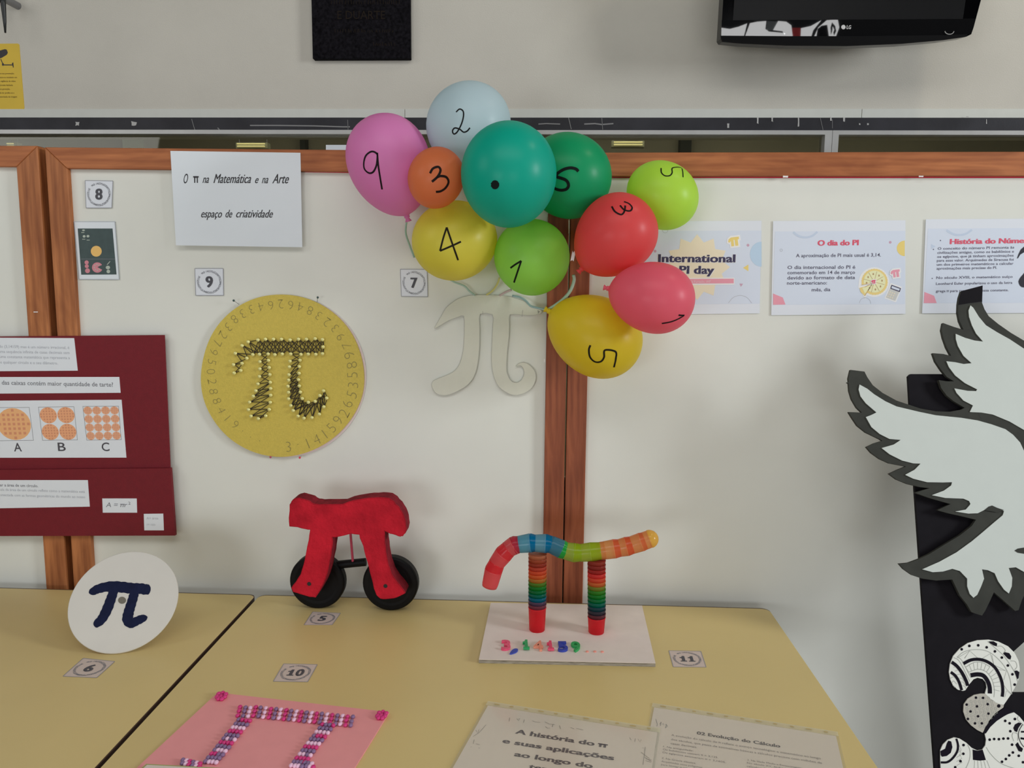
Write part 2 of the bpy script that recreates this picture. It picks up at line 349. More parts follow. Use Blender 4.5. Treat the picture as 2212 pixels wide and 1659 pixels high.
# ------------------------------------------------------------------ exhibition boards
YF, TH = -.015, .045
PF = wallp(YF)
hx = lambda px, py: PF.hit(px, py).x
hz = lambda px, py: PF.hit(px, py).z
def board(label, x0, x1, pw0, pw1, zt0, zt1, rail, zbot, paper_top, red=None, wl=None, wr=None, pap_x=None):
    t = thing('display_board', label, 'board', 'pine framed display boards')
    n = V((0, -1, 0)); z1 = .16
    def fr(pts, m, nm):
        bm = bmesh.new(); prism(bm, [V((a, YF, b)) for a, b in pts], n, TH); bmesh.ops.recalc_face_normals(bm, faces=bm.faces)
        bmesh.ops.bevel(bm, geom=[e for e in bm.edges if all(abs(v.co.y-YF) < 1e-6 for v in e.verts)], offset=.0012, segments=1, affect='EDGES'); return mk(nm, bm, m, t)
    fr([(x0, zt0), (x1, zt1), (x1-pw1, zt1-rail), (x0+pw0, zt0-rail)], W_x, 'top_rail')
    fr([(x0, z1), (x0, zt0-.0006), (x0+pw0, zt0-rail-.0006), (x0+pw0, z1+rail)], wl or W_z, 'side_post')
    fr([(x1, zt1-.0006), (x1, z1), (x1-pw1, z1+rail), (x1-pw1, zt1-rail-.0006)], wr or W_z, 'side_post')
    fr([(x0, z1-.0006), (x0+pw0, z1+rail-.0006), (x1-pw1, z1+rail-.0006), (x1, z1-.0006)], W_x, 'bottom_rail')
    boxo('board_panel', (x0+.01, .002, z1+.01), (x1-.01, .014, min(zt0, zt1)-.02), M_core, t)
    for xx in (x0+.03, x1-.07):
        boxo('leg', (xx, YF+.008, 0), (xx+.04, YF+.04, z1-.001), W_z, t)
    xa, xb = (pap_x or (x0+pw0-.004, x1-pw1+.004))
    # paper covering, very slightly wavy
    nx, nz = 40, 30; bm = bmesh.new(); g = []
    for j in range(nz+1):
        row = []
        for i in range(nx+1):
            u, v = i/nx, j/nz; x = xa+(xb-xa)*u; zt = paper_top[0]+(paper_top[1]-paper_top[0])*u
            zz = zt+(z1+rail+.0-zt)*v
            y = -.0022-.0006*(sin(x*7+zz*4)+sin(zz*9-x*3))*.5
            row.append(bm.verts.new((x, y, zz)))
        g.append(row)
    for j in range(nz):
        for i in range(nx): bm.faces.new((g[j][i], g[j+1][i], g[j+1][i+1], g[j][i+1]))
    mk('paper_covering', bm, M_paper, t, smooth=True)
    if red:
        xr0, xr1 = red; f = lambda x: paper_top[0]+(paper_top[1]-paper_top[0])*(x-xa)/(xb-xa)
        bm = bmesh.new(); prism(bm, [V((xr0, -.001, f(xr0)+.004)), V((xr1, -.001, f(xr1)+.0055)), V((xr1, -.001, f(xr1)-.01)), V((xr0, -.001, f(xr0)-.01))], n, .0006); mk('red_backing_sheet', bm, M_red, t)
    return t
XA = hx(86, 400); XA0 = hx(38, 400)
bA = board('pine framed display board at the far left, behind the maroon poster', XA-1.2, XA, XA-XA0, XA-XA0, hz(0, 311)-.002, hz(85, 315), hz(0, 311)-hz(0, 356), .1, (hz(0, 358)+.004, hz(0, 358)+.004), pap_x=(XA-1.2+.04, XA0+.004))
XB0 = hx(102, 400); XB1 = hx(147, 400); XB2 = hx(1178, 860); XB3 = hx(1222, 860)
zt0 = hz(110, 318); zt1 = hz(1180, 328)
bB = board('wide pine framed display board in the middle, holding the gold disc and the pi cutout', XB0, XB3, XB1-XB0, XB3-XB2, zt0, zt1, hz(300, 319)-hz(300, 365), .1, (hz(150, 362), hz(1176, 379)), red=(hx(655, 372), XB2), wr=W_r, pap_x=(XB1-.004, XB2+.001))
XC0 = hx(1225, 860); XC1 = hx(1268, 860)
ztc = hz(1340, 330); ztc2 = hz(2212, 327.5)
bC = board('pine framed display board on the right, holding the three printed slides', XC0, XC0+1.25, XC1-XC0, .044, ztc, ztc2+.001, hz(1500, 330)-hz(1500, 381), .1, (hz(1270, 383), hz(2212, 383)+.001), red=(XC1, XC0+1.2), wl=W_r, pap_x=(XC1-.001, XC0+1.21))
# small staples and bits of tape on board frames
def scrap(px, py, w_, h_, parent, pl=PF, m=None, nm='tape_scrap', a=0):
    c, s = cos(a), sin(a)
    P = [(px+x*w_/2*c-y*h_/2*s, py+x*w_/2*s+y*h_/2*c) for x, y in ((-1, -1), (0, -.8), (1, -.9), (.9, 1), (-.1, .8), (-1, 1))]
    return plate(nm, P, pl, .0012, .001, m or mat('white_tape', (205, 205, 200), .7), parent)
scrap(1697, 381.5, 11, 4, bC, nm='tape_scrap'); scrap(1990, 381, 10, 3, bC); scrap(1176, 779, 2.5, 8, bB, nm='staple')
scrap(77, 674, 9, 2, bA, nm='staple'); scrap(1229, 490, 2, 32, bC, nm='staple')

# ------------------------------------------------------------------ tables
def table(label, x0, x1, y0, y1):
    t = thing('school_table', label, 'table', 'beige laminate tables pushed together', )
    def rr(a, inset, r=.018, seg=5):
        P = []
        for cx_, cy_, a0 in ((x1-inset-r, y1-inset-r, 0), (x0+inset+r, y1-inset-r, 90), (x0+inset+r, y0+inset+r, 180), (x1-inset-r, y0+inset+r, 270)):
            for k in range(seg+1):
                an = radians(a0+90*k/seg); P.append(V((cx_+r*cos(an), cy_+r*sin(an), a)))
        return P
    bm = bmesh.new(); prism(bm, [p-V((0, .0045*(p.y > y1-.03), 0)) for p in rr(TZ, .0002)], V((0, 0, 1)), .004); bmesh.ops.recalc_face_normals(bm, faces=bm.faces); mk('tabletop', bm, M_lam, t)
    bm = bmesh.new(); prism(bm, rr(TZ-.0004, 0), V((0, 0, 1)), .022); bmesh.ops.recalc_face_normals(bm, faces=bm.faces); mk('edge_banding', bm, M_edge, t)
    bm = bmesh.new()
    for a, b in (((x0+.05, y0+.05), (x1-.05, y0+.075)), ((x0+.05, y1-.075), (x1-.05, y1-.05)), ((x0+.05, y0+.075), (x0+.075, y1-.075)), ((x1-.075, y0+.075), (x1-.05, y1-.075))):
        box(bm, (a[0], a[1], TZ-.075), (b[0], b[1], TZ-.0232))
    mk('apron_frame', bm, M_steel, t)
    for xx in (x0+.05, x1-.085):
        for yy in (y0+.05, y1-.085):
            bm = bmesh.new(); box(bm, (xx, yy, .015), (xx+.035, yy+.035, TZ-.075)); mk('leg', bm, M_steel, t)
            boxo('foot_cap', (xx-.002, yy-.002, 0), (xx+.037, yy+.037, .015), M_edge, t)
    return t
XT = .5195; XG = -.662
table('beige laminate table in the middle, under the rainbow cup and red pi sculptures', XG, XT, -.76, -.042)
table('beige laminate table on the left, under the leaning white disc', XG-1.19, XG-.009, -.758, -.042)

# ------------------------------------------------------------------ things on the upper wall
# television, tilted a little towards the floor
tilt = radians(8)
pc = V((0, .10, PW.hit(1800, 98).z+.02))
PTV = Plane((0, .10, wallp(.10).hit(1830, 98).z), (0, -cos(tilt), -sin(tilt)))
tv = thing('television', 'black flat television with a curved lower edge, mounted on the upper wall at right', 'television')
M_tv = mat('glossy_black_plastic', (3, 3, 4), .12, spec=.06); M_scr = mat('television_screen', (12, 12, 13), .3, spec=.28); M_tvb = mat('matt_black_plastic', (7, 7, 8), .6, spec=.08); M_bez = mat('piano_black_bezel', (6, 6, 7), .015, spec=.5)
up = PTV.v*(1 if PTV.v.z > 0 else -1)
body = [(1557, 84), (1561, 90), (1600, 94), (1700, 98.5), (1830, 99.5), (1950, 94), (2040, 86), (2088, 79), (2098, 74), (2103, 60), (2119, 0)]
P = [PTV.hit(x, y) for x, y in body]; TL_ = PTV.hit(1560, 0)
H_ = .26
P += [P[-1]+up*H_+V((.01, 0, 0)), TL_+up*H_]
bm = bmesh.new(); prism(bm, P, PTV.n, .045); bmesh.ops.recalc_face_normals(bm, faces=bm.faces); mk('housing', bm, M_tv, tv)
Ps = [PTV.hit(1583, 43.5, .0015), PTV.hit(2080, 41, .0015)]; Ps += [Ps[1]+up*.255, Ps[0]+up*.255]
bm = bmesh.new(); prism(bm, Ps, PTV.n, .001); bmesh.ops.recalc_face_normals(bm, faces=bm.faces); mk('screen', bm, M_scr, tv)
plate('lower_lip', [(1557, 77), (1700, 78), (1850, 78), (2040, 76), (2090, 74), (2088, 79), (2040, 86), (1950, 94), (1830, 99), (1700, 98), (1600, 93.5), (1561, 90)], PTV, .006, .006, M_tvb, tv)
plate('lower_bezel', [(1559, 43.5), (2108, 40), (2098, 74), (2040, 76), (1850, 78), (1700, 78), (1558, 77)], PTV, .0008, .0008, M_bez, tv)
bm = bmesh.new(); prism(bm, [PTV.hit(x, y, .0015) for x, y in circ(1822, 58.5, 4.6, 4.8, 20)], PTV.n, .001); text_px(bm, 'LG', (1828.5, 62.5), (1838, 62.5), PTV, .0015, cap=7, bold=.03)
mk('logo', bm, mat('logo_silver', (165, 165, 165), .4, emit=0), tv, label='pale round badge with the letters LG')
bm = bmesh.new(); stroke_bm(bm, circ(2051, 66, 10, 8, 10, radians(10), radians(170)), 1.6, PTV, .0066, sm=3); mk('power_button', bm, mat('button_rim', (120, 120, 118), .4), tv)
boxo('wall_bracket', (PTV.hit(1800, 40).x-.1, .13, P[0].z+.1), (PTV.hit(1800, 40).x+.2, WY, P[0].z+.25), M_tvb, tv)
bm = bmesh.new(); q0 = V((PTV.hit(1800, 40).x, 0, 0)); box(bm, (q0.x-.18, .1, P[0].z+.08), (q0.x+.28, .155, P[0].z+.24)); mk('rear_casing', bm, M_tvb, tv)

# granite plaque
pq = thing('stone_plaque', 'black granite plaque with worn gold lettering on the upper wall', 'plaque')
a = PW.hit(680, 128); b = PW.hit(889, 128)
M_gran = mat('black_granite', (15, 14, 17), .8, noise=.6, nscale=160, spec=.05)
boxo('slab', (a.x, WY-.018, a.z-.004), (b.x, WY, a.z+.34), M_gran, pq, bev=.001)
PP = wallp(WY-.0184); bm = bmesh.new()
text_px(bm, 'E DUARTE', (729, 41), (832, 41), PP, 0, cap=16)
for x0, x1, yb, hh in ((712, 862, 9, 12), (718, 843, 70, 8), (804, 848, 99, 9)):      # worn-away lines, only strokes left
    x = x0
    while x < x1:
        x += random.uniform(3, 7); h2 = hh*random.uniform(.5, 1); stroke_bm(bm, [(x, yb), (x+random.uniform(-2, 2), yb-h2)], 1.3, PP, 0)
mk('engraved_lettering', bm, mat('worn_gold', (30, 25, 21), .8, spec=.05), pq)

# video surveillance notice
ns = thing('surveillance_notice', 'yellow video surveillance notice with a black camera symbol at the left edge', 'sign')
plate('notice_sheet', [(-62, 95), (38, 94), (41, 96), (52, 232), (51, 236), (-62, 240)], PW, .0015, .0015, mat('yellow_plastic', (176, 148, 38), .5, noise=.02), ns)
z = lambda x, y: (x*.1508, y*.1508)
bm = bmesh.new()
for poly in ([(-120, 790), (-60, 740), (70, 703), (95, 710), (112, 755), (95, 785), (20, 830), (-90, 850)], [(170, 905), (190, 893), (196, 968), (185, 965)], [(30, 905), (50, 905), (60, 930), (45, 945), (28, 935)]):
    plate_bm([z(*p) for p in poly], PW, .0018, .0002, bm)
stroke_bm(bm, [z(10, 845), z(40, 915)], 1.6, PW, .0019); stroke_bm(bm, [z(45, 930), z(180, 930)], 2, PW, .0019)
bmesh.ops.recalc_face_normals(bm, faces=bm.faces); mk('camera_symbol', bm, M_ink, ns)
bm = bmesh.new()
for s, xr, y in (('Para sua prevenção,', 205, 1062), ('encontra-se instalado um', 243, 1118), ('sistema de vigilância de vídeo', 225, 1172), ('circuito fechado', 185, 1230), ('com gravação.', 145, 1285), ('Ao abrigo da lei: proíbe-se a', 205, 1340), ('recolha não autorizada de imagem', 245, 1396)):
    B_ = PW.hit(xr*.1508, y*.1508, .0018); text_w(bm, s, B_, V((1, 0, 0)), V((0, 0, 1)), V((0, -1, 0)), capsize=.0036, align='R', bold=.01)
mk('printed_text', bm, mat('brown_print', (92, 74, 30), .7), ns)
# dark spike at the top left corner
sp = thing('hanging_spike', 'black tapered spike hanging from a dark bracket at the top left corner', 'hook')
PS = wallp(.19); bm = bmesh.new(); tube(bm, [PS.hit(5, -14), PS.hit(7, 8), PS.hit(10, 45), PS.hit(11.5, 71)], .008, 20, .002); mk('spike', bm, mat('black_metal', (34, 36, 36), .35, metal=.3), sp, smooth=True)
bm = bmesh.new(); tube(bm, [PS.hit(-20, 2), PS.hit(2, 0), PS.hit(14, -14)], .006, 10); mk('bracket_arm', bm, mat('brown_metal', (70, 52, 44), .4), sp)
bm = bmesh.new(); lathe(bm, V((PS.hit(3, -6).x, .186, PS.hit(3, -6).z)), V((0, 1, 0)), [(0, .009), (.064, .009)], 18); mk('wall_stud', bm, M_steel, sp)
# ------------------------------------------------------------------ printed sheets on the boards
PIDIG = '3.14159265358979323846264338327950288419'
def mapz(ox, oy, s): return lambda x, y: (ox+x*s, oy+y*s)
def px_of(p):
    d = p-CAM; zc = d.dot(CF); return (CX+FPX*d.dot(CR)/zc, CY-FPX*d.dot(CU)/zc)
def number_card(num, c4, pl, label, surf):
    t = thing('number_card', label, 'card', 'numbered exhibit cards')
    W = [pl.hit(x, y, .0003) for x, y in c4]; n = pl.n
    bm = bmesh.new(); prism(bm, [p for p in W], n, .0003); bmesh.ops.recalc_face_normals(bm, faces=bm.faces)
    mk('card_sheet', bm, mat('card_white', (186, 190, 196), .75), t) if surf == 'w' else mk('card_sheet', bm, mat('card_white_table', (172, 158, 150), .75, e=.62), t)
    L = quadmap(W); o = n*.0003
    bm = bmesh.new(); wd = (W[1]-W[0]).length
    for a, b in (((0, 0), (1, 0)), ((1, 0), (1, 1)), ((1, 1), (0, 1)), ((0, 1), (0, 0))): ribbon(bm, [L(*a)+o, L(*b)+o], wd*.02, n)
    mk('border_line', bm, mat('border_grey', (125, 126, 132), .7), t)
    bm = bmesh.new(); ux = (L(1, .5)-L(0, .5)).normalized()
    # ring of digits
    s = 'π=3,141592653589793238462643383279502884197169399375105'; N = len(s)
    for i, ch in enumerate(s):
        an = radians(-38)+2*pi*.955*i/N     # clockwise from upper left
        u, v = .5+.40*sin(an), .5-.40*cos(an)
        t1 = (L(.5+.40*sin(an+.05), .5-.40*cos(an+.05))-L(.5+.40*sin(an-.05), .5-.40*cos(an-.05))).normalized()
        text_w(bm, ch, L(u, v)+o, t1, n.cross(t1), n, capsize=wd*.07, align='C', bold=.015, res=1, center=True)
    mk('digit_ring', bm, M_inkg, t)
    bm = bmesh.new(); c = L(.5, .5)+o; u1 = ux; v1 = (L(.5, 0)-L(.5, 1)); v1 = (v1-n*v1.dot(n)); vl = v1.length; v1.normalize()
    hgt = wd*.35; cw = {1: .27, 2: .24}[len(num)]*wd
    for i, ch in enumerate(num):
        xo = (i-(len(num)-1)/2)*cw*1.06
        text_w(bm, ch, c+u1*xo-v1*(hgt*.5), u1, v1, n, capsize=hgt, fit=cw*(.86 if ch == '1' else 1), align='C', bold=.045, res=3)
    mk('printed_numeral', bm, mat('numeral_ink', (62, 62, 68), .6), t)
    return t
number_card('8', [(184, 390), (244, 391), (241.5, 449), (186, 449)], PAP, 'numbered card 8 at the top left of the middle board', 'w')
number_card('9', [(421, 580), (482, 580), (483, 638), (423, 638)], PAP, 'numbered card 9 above left of the gold disc', 'w')
number_card('7', [(865, 581.6), (922.5, 582), (924, 640.7), (867, 640)], PAP, 'numbered card 7 under the yellow balloon with a 4', 'w')
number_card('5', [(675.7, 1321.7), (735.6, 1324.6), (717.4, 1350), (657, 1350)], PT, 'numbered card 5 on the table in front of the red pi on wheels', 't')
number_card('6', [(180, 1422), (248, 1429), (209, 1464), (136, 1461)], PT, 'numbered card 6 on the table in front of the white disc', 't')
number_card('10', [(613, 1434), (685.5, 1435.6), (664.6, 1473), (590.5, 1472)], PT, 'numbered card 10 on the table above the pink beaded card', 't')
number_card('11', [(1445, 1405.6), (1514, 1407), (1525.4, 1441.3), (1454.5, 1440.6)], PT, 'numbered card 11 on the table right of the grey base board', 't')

# title sheet
O1 = .0152-.004      # in front of the frame
ts = thing('title_sheet', 'white title sheet lettered O pi na Matematica e na Arte, fixed over the top rail', 'paper')
PTS = wallp(YF-.0012)
plate('sheet', [(368, 326), (649, 330), (653, 534), (380, 530)], PTS, 0, .0004, M_a4, ts)
bm = bmesh.new()
text_px(bm, 'O', (397, 396), (407, 396), PTS, .0002, cap=19, shear=.5, bold=.024, res=4)
for s, x0, x1, y, cp in (('π', 418, 430, 395, 19), ('na', 437.5, 452, 395.2, 16), ('Matemática', 461, 543, 395.4, 18), ('e', 551, 559, 395.6, 15), ('na', 565.5, 580, 395.8, 16), ('Arte', 588, 624.5, 396, 18.5)):
    text_px(bm, s, (x0, y), (x1, y), PTS, .0002, cap=cp, shear=.5 if s != 'π' else .05, bold=.026, res=4)
mk('brush_lettering', bm, M_ink, ts); bm = bmesh.new()
for s, x0, x1 in (('espaço', 434.5, 480), ('de', 487, 502), ('criatividade', 510, 590)):
    text_px(bm, s, (x0, 469.5), (x1, 470), PTS, .0002, cap=15.5, shear=.45, bold=.026, res=4)
mk('brush_lettering', bm, M_ink, ts)

# small printed picture
sp_ = thing('picture_sheet', 'small printed picture with an orange dot on dark green, under card 8', 'picture')
plate('sheet', [(159, 478), (249, 478), (258.5, 604.5), (170, 604)], PAP, .0004, .0004, M_a4, sp_)
bm = bmesh.new(); stroke_bm(bm, [(160, 479), (248.3, 479), (257.6, 603.6), (170.8, 603.2)], 1.2, PAP, .0006, closed=True); mk('border_line', bm, M_inkg, sp_)
z = mapz(0, 400, .1929)
plate('dark_field', [z(870, 485), z(1260, 485), z(1305, 1000), z(910, 1003)], PAP, .0006, .0001, mat('print_dark_green', (52, 66, 66), .6, noise=.1, nscale=60), sp_)
plate('orange_dot', [z(*p) for p in circ(1078, 740, 61)], PAP, .0008, .0001, mat('print_orange', (200, 160, 92), .6), sp_)
bm = bmesh.new()
for p in circ(970, 865, 23), circ(972, 907, 22), circ(980, 958, 27), [(1090, 918)]+circ(1090, 922, 60, 58, 20, radians(25), radians(330)): plate_bm([z(*q) for q in p], PAP, .0008, .0001, bm)
mk('pink_slices', bm, mat('print_pink', (176, 112, 122), .6), sp_)
bm = bmesh.new()
for p in circ(1208, 922, 24, 20), circ(1213, 966, 20), circ(942, 573, 16, 14), circ(985, 571, 16, 14), circ(935, 505, 16, 9), [(1195, 890), (1230, 850), (1236, 854), (1203, 893)]: plate_bm([z(*q) for q in p], PAP, .0008, .0001, bm)
for k in range(7):
    a = radians(40+k*45); plate_bm([z(*q) for q in circ(1088+33*cos(a), 920+33*sin(a), 7, n=8)], PAP, .00095, .0001, bm)
for a, b in ((940, 605), (990, 615), (930, 530)): stroke_bm(bm, [z(a-20, b), z(a+15, b)], 1.2, PAP, .0008)
mk('pale_symbols', bm, mat('print_pale', (150, 158, 148), .6), sp_)
bm = bmesh.new(); stroke_bm(bm, [z(905, 828), z(1290, 828)], .8, PAP, .0008); mk('divider_line', bm, M_inkg, sp_)

# printed slides
M_slide = mat('slide_pale_blue', (180, 187, 202), .7); M_ylw = mat('slide_cream', (199, 189, 166), .7); M_pinkp = mat('slide_pink', (196, 132, 146), .7)
M_gold = mat('slide_gold', (206, 178, 105), .7); M_blu = mat('slide_blue', (158, 178, 196), .7); M_mauve = mat('slide_mauve', (170, 138, 155), .7); M_rose = mat('slide_rose', (190, 78, 98), .7)
M_wht = mat('slide_white', (204, 205, 206), .7)
def pi_icon(t, cx_, cy_, s, m, rot=-.12, o=.0010):
    def q(x, y): return (cx_+s*(x*cos(rot)-y*sin(rot)), cy_+s*(x*sin(rot)+y*cos(rot)))
    poly = [(-1, -.05), (-.85, -.55), (-.4, -.8), (1, -.8), (1, -.35), (.75, -.3), (.75, .8), (.2, .8), (.2, -.3), (0, -.3), (0, .8), (-.5, .8), (-.5, -.2), (-.75, .1)]
    big = [(x*1.22, y*1.28) for x, y in poly]
    plate('sticker_edge', [q(*p) for p in [(-1.3, .1), (-1.1, -.7), (-.5, -1.1), (1.25, -1.1), (1.3, -.15), (1.05, 0), (1.05, 1.1), (-.75, 1.1), (-.75, .45)]], PAP, o, .0001, M_wht, t)
    plate('pi_symbol', [q(*p) for p in poly], PAP, o+.0002, .0001, m, t)
def slide(name_label, paper, field):
    t = thing('printed_slide', name_label, 'poster', 'printed slides in a row')
    plate('sheet', paper, PAP, .0004, .0004, mat('slide_paper', (188, 192, 199), .75), t)
    plate('tinted_field', field, PAP, .0006, .0001, M_slide, t); return t
s1 = slide('printed slide headed International PI day, partly behind the red balloons', [(1383, 478), (1645, 477), (1641, 677), (1380, 680)], [(1396, 499), (1645, 498), (1641, 656), (1390, 658)])
star = []
for i in range(24):
    a = -pi/2+pi*i/12; r = (71 if i % 2 == 0 else 55); star.append((1506+r*cos(a), 577+r*sin(a)))
plate('star_shape', star, PAP, .0008, .0001, M_ylw, s1)
plate('blue_half_disc', circ(1645, 549, 25, 27, 16, pi/2, 3*pi/2), PAP, .0008, .0001, M_blu, s1)
bm = bmesh.new(); text_px(bm, 'International', (1420.5, 566.8), (1589.5, 567.3), PAP, .0009, cap=17, bold=.07, res=3); text_px(bm, 'PI day', (1466, 592), (1544, 592.5), PAP, .0009, cap=16.5, bold=.07, res=3); mk('headline_edge', bm, M_wht, s1)
bm = bmesh.new(); text_px(bm, 'International', (1421.5, 566), (1588.5, 566.5), PAP, .0012, cap=16, bold=.04, res=3); text_px(bm, 'PI day', (1467, 591), (1543, 591.5), PAP, .0012, cap=16, bold=.04, res=3)
mk('headline', bm, M_navy, s1)
plate('label_edge', [(1418, 601), (1586.5, 600), (1586.5, 615), (1418, 616)], PAP, .0010, .0001, M_wht, s1)
plate('name_label', [(1420, 603), (1585, 602), (1585, 612), (1420, 613)], PAP, .0012, .0001, M_pinkp, s1)
bm = bmesh.new(); text_px(bm, 'a Furtado, IAF', (1494, 611), (1535, 610.5), PAP, .0015, cap=5); mk('label_text', bm, mat('label_text_pink', (215, 175, 182), .7), s1)
pi_icon(s1, 1585, 522, 12, M_gold)
z = mapz(1360, 470, .1356)
bm = bmesh.new()
for p in circ(1886, 440, 22), circ(407, 535, 22), [(1750, 1052), (1808, 1055), (1775, 1103)]: plate_bm([z(*q) for q in p], PAP, .0008, .0001, bm)
mk('mauve_marks', bm, M_mauve, s1)
plate('yellow_triangle', [z(1808, 800), z(1893, 748), z(1893, 855)], PAP, .0008, .0001, M_gold, s1)
bm = bmesh.new(); stroke_bm(bm, [z(1575, 1360), z(1650, 1275), z(1760, 1240), z(1870, 1275), z(1948, 1362)], .8, PAP, .0008, sm=5); mk('thin_arc', bm, M_inkl, s1); bm = bmesh.new(); stroke_bm(bm, circ(1437, 497, 6, 6, 12, 0, pi), .7, PAP, .0008); mk('thin_arc', bm, M_inkl, s1)

s2 = slide('printed slide headed O dia do PI with a pie and a calculator', [(1670, 477.5), (1956, 476), (1956, 678), (1666, 681)], [(1674, 500), (1955.4, 498.5), (1954.5, 657), (1669.7, 658.5)])
z = mapz(1400, 450, .2622)
def zt(bm, lines, z, cap, bold=.012, pl=PAP, off=.0009, res=2):
    for s, a, b in lines: text_px(bm, s, z(*a), z(*b), pl, off, cap=cap, bold=bold, res=res)
bm = bmesh.new(); zt(bm, [('O dia do PI', (1395, 307), (1735, 303))], z, 11, bold=.045, res=3)
mk('headline', bm, M_rose, s2)
bm = bmesh.new()
zt(bm, [('A aproximação de PI mais usual é 3,14.', (1218, 403), (1918, 397)), ('O dia internacional do PI é', (1148, 500), (1707, 497)), ('comemorado em 14 de março', (1148, 543), (1705, 540)), ('devido ao formato de data', (1146, 586), (1705, 582)), ('norte-americano:', (1144, 629), (1474, 627)), ('mês, dia', (1348, 684), (1502, 682))], z, 7)
mk('body_text', bm, mat('slide_text', (78, 76, 92), .7), s2)
plate('yellow_half_disc', [z(*p) for p in circ(2115, 330, 66, 64, 16, pi/2, 3*pi/2)], PAP, .0008, .0001, M_gold, s2)
bm = bmesh.new(); plate_bm([z(*p) for p in circ(1995, 280, 11)], PAP, .0008, .0001, bm); mk('mauve_dot', bm, M_mauve, s2)
bm = bmesh.new(); stroke_bm(bm, [z(1195, 196), z(1240, 228), z(1295, 240), z(1350, 228), z(1395, 194)], 4.5, PAP, .0008, sm=5); mk('blue_arc', bm, mat('slide_arc', (165, 176, 192), .7), s2)
bm = bmesh.new(); stroke_bm(bm, [z(*p) for p in circ(1097, 345, 10, 10, 12)], .8, PAP, .0008, closed=True); stroke_bm(bm, [z(1740, 780), z(1755, 750), z(1790, 735), z(1825, 755), z(1835, 785)], .7, PAP, .0008, sm=4); mk('thin_ring', bm, M_inkl, s2)
plate('pink_pentagon', [z(1030, 702), z(1110, 735), z(1132, 793), z(1030, 795)], PAP, .0008, .0001, M_pinkp, s2)
plate('sticker_edge', [z(*p) for p in [(1862+126*cos(a), 608+122*sin(a)) for a in [radians(k) for k in range(-170, 130, 12)]]+[(1785, 745), (1732, 652)]], PAP, .0008, .0001, M_wht, s2)
scal = lambda cx_, cy_, r, n, a0, a1, m=40: [(cx_+(r+3.5*abs(sin(k*pi/2*1.0)) )*cos(a0+(a1-a0)*k/m), cy_+(r+3.5*(k % 2))*sin(a0+(a1-a0)*k/m)) for k in range(m+1)]
plate('pie_crust', [z(*p) for p in [(1858, 612)]+scal(1866, 606, 106, 0, radians(-193), radians(140), 56)], PAP, .001, .0001, mat('pie_crust', (200, 178, 115), .7), s2)
plate('pie_filling', [z(*p) for p in [(1858, 610)]+circ(1866, 604, 90, 90, 40, radians(-190), radians(138))], PAP, .0012, .0001, mat('pie_filling', (206, 198, 158), .7), s2)
plate('pie_slice', [z(*p) for p in [(1848, 628), (1742, 655), (1752, 690), (1785, 720)]], PAP, .0012, .0001, mat('pie_crust', (200, 178, 115), .7), s2)
plate('pie_slice_top', [z(*p) for p in [(1840, 634), (1764, 656), (1786, 704)]], PAP, .0014, .0001, mat('pie_filling', (206, 198, 158), .7), s2)
bm = bmesh.new()
for k in range(8):
    a = radians(-75+k*45); stroke_bm(bm, [z(1862+15*cos(a), 606+15*sin(a)), z(1862+88*cos(a), 606+88*sin(a))], .7, PAP, .0014); a += radians(22); plate_bm([z(*p) for p in circ(1864+64*cos(a), 605+64*sin(a), 6, 9, 8)], PAP, .0014, .0001, bm)
stroke_bm(bm, [z(1755, 632), z(1850, 622), z(1785, 722)], .8, PAP, .0015)
mk('pie_lines', bm, mat('pie_lines', (150, 122, 84), .7), s2)
pi_icon(s2, *z(1857, 606), 5, M_rose, o=.0018); pi_icon(s2, *z(2037, 537), 10, M_pinkp, o=.0012)
plate('calculator_edge', [z(*p) for p in [(1998, 615), (2092, 648), (2042, 775), (1948, 742)]], PAP, .0008, .0001, M_wht, s2)
plate('calculator_body', [z(*p) for p in [(2004, 632), (2082, 660), (2036, 762), (1960, 735)]], PAP, .001, .0001, mat('calculator_grey', (172, 172, 168), .7), s2)
plate('calculator_display', [z(*p) for p in [(2006, 630), (2083, 658), (2074, 690), (1996, 662)]], PAP, .0012, .0001, M_navy, s2)
plate('calculator_screen', [z(*p) for p in [(2010, 640), (2074, 663), (2068, 680), (2004, 657)]], PAP, .0014, .0001, M_slide, s2)
bm = bmesh.new()
for r_ in range(3):
    for c_ in range(3): plate_bm([z(*p) for p in circ(1994+c_*18-r_*9, 690+c_*6+r_*18, 6, n=6)], PAP, .0012, .0001, bm)
mk('calculator_keys', bm, M_ylw, s2)

s3 = slide('printed slide headed Historia do Numero beside the wing tips at the right edge', [(2000, 473.6), (2290, 472), (2288, 676), (1992, 677)], [(2004.5, 494), (2289, 492), (2288, 654), (1995.6, 655)])
z = mapz(1960, 450, .1628)
bm = bmesh.new(); zt(bm, [('História do Número PI', (562, 474), (1810, 456))], z, 10.5, bold=.045, res=3); mk('headline', bm, M_rose, s3)
bm = bmesh.new()
L3 = [('O conceito do número PI remonta às', 402, 1418, 550, 533), ('civilizações antigas, como os babilônios e', 398, 1415, 604, 587), ('os egípcios, que já tinham aproximações', 395, 1410, 657, 640), ('para esse valor. Arquimedes de Siracusa foi', 392, 1410, 709, 694), ('um dos primeiros matemáticos a calcular', 390, 1408, 762, 747), ('aproximações mais precisas do PI.', 388, 1190, 814, 802), ('No século XVIII, o matemático suíço', 384, 1397, 937, 922), ('Leonhard Euler popularizou o uso da letra', 380, 1393, 1016, 1001), ('grega π para representar essa constante.', 378, 1342, 1114, 1099)]
zt(bm, [(s, (a, c_), (b, d)) for s, a, b, c_, d in L3], z, 5.2)
for x, y in ((347, 545), (330, 930), (440, 427)): plate_bm([z(*p) for p in circ(x, y, 8, n=8)], PAP, .0009, .0001, bm)
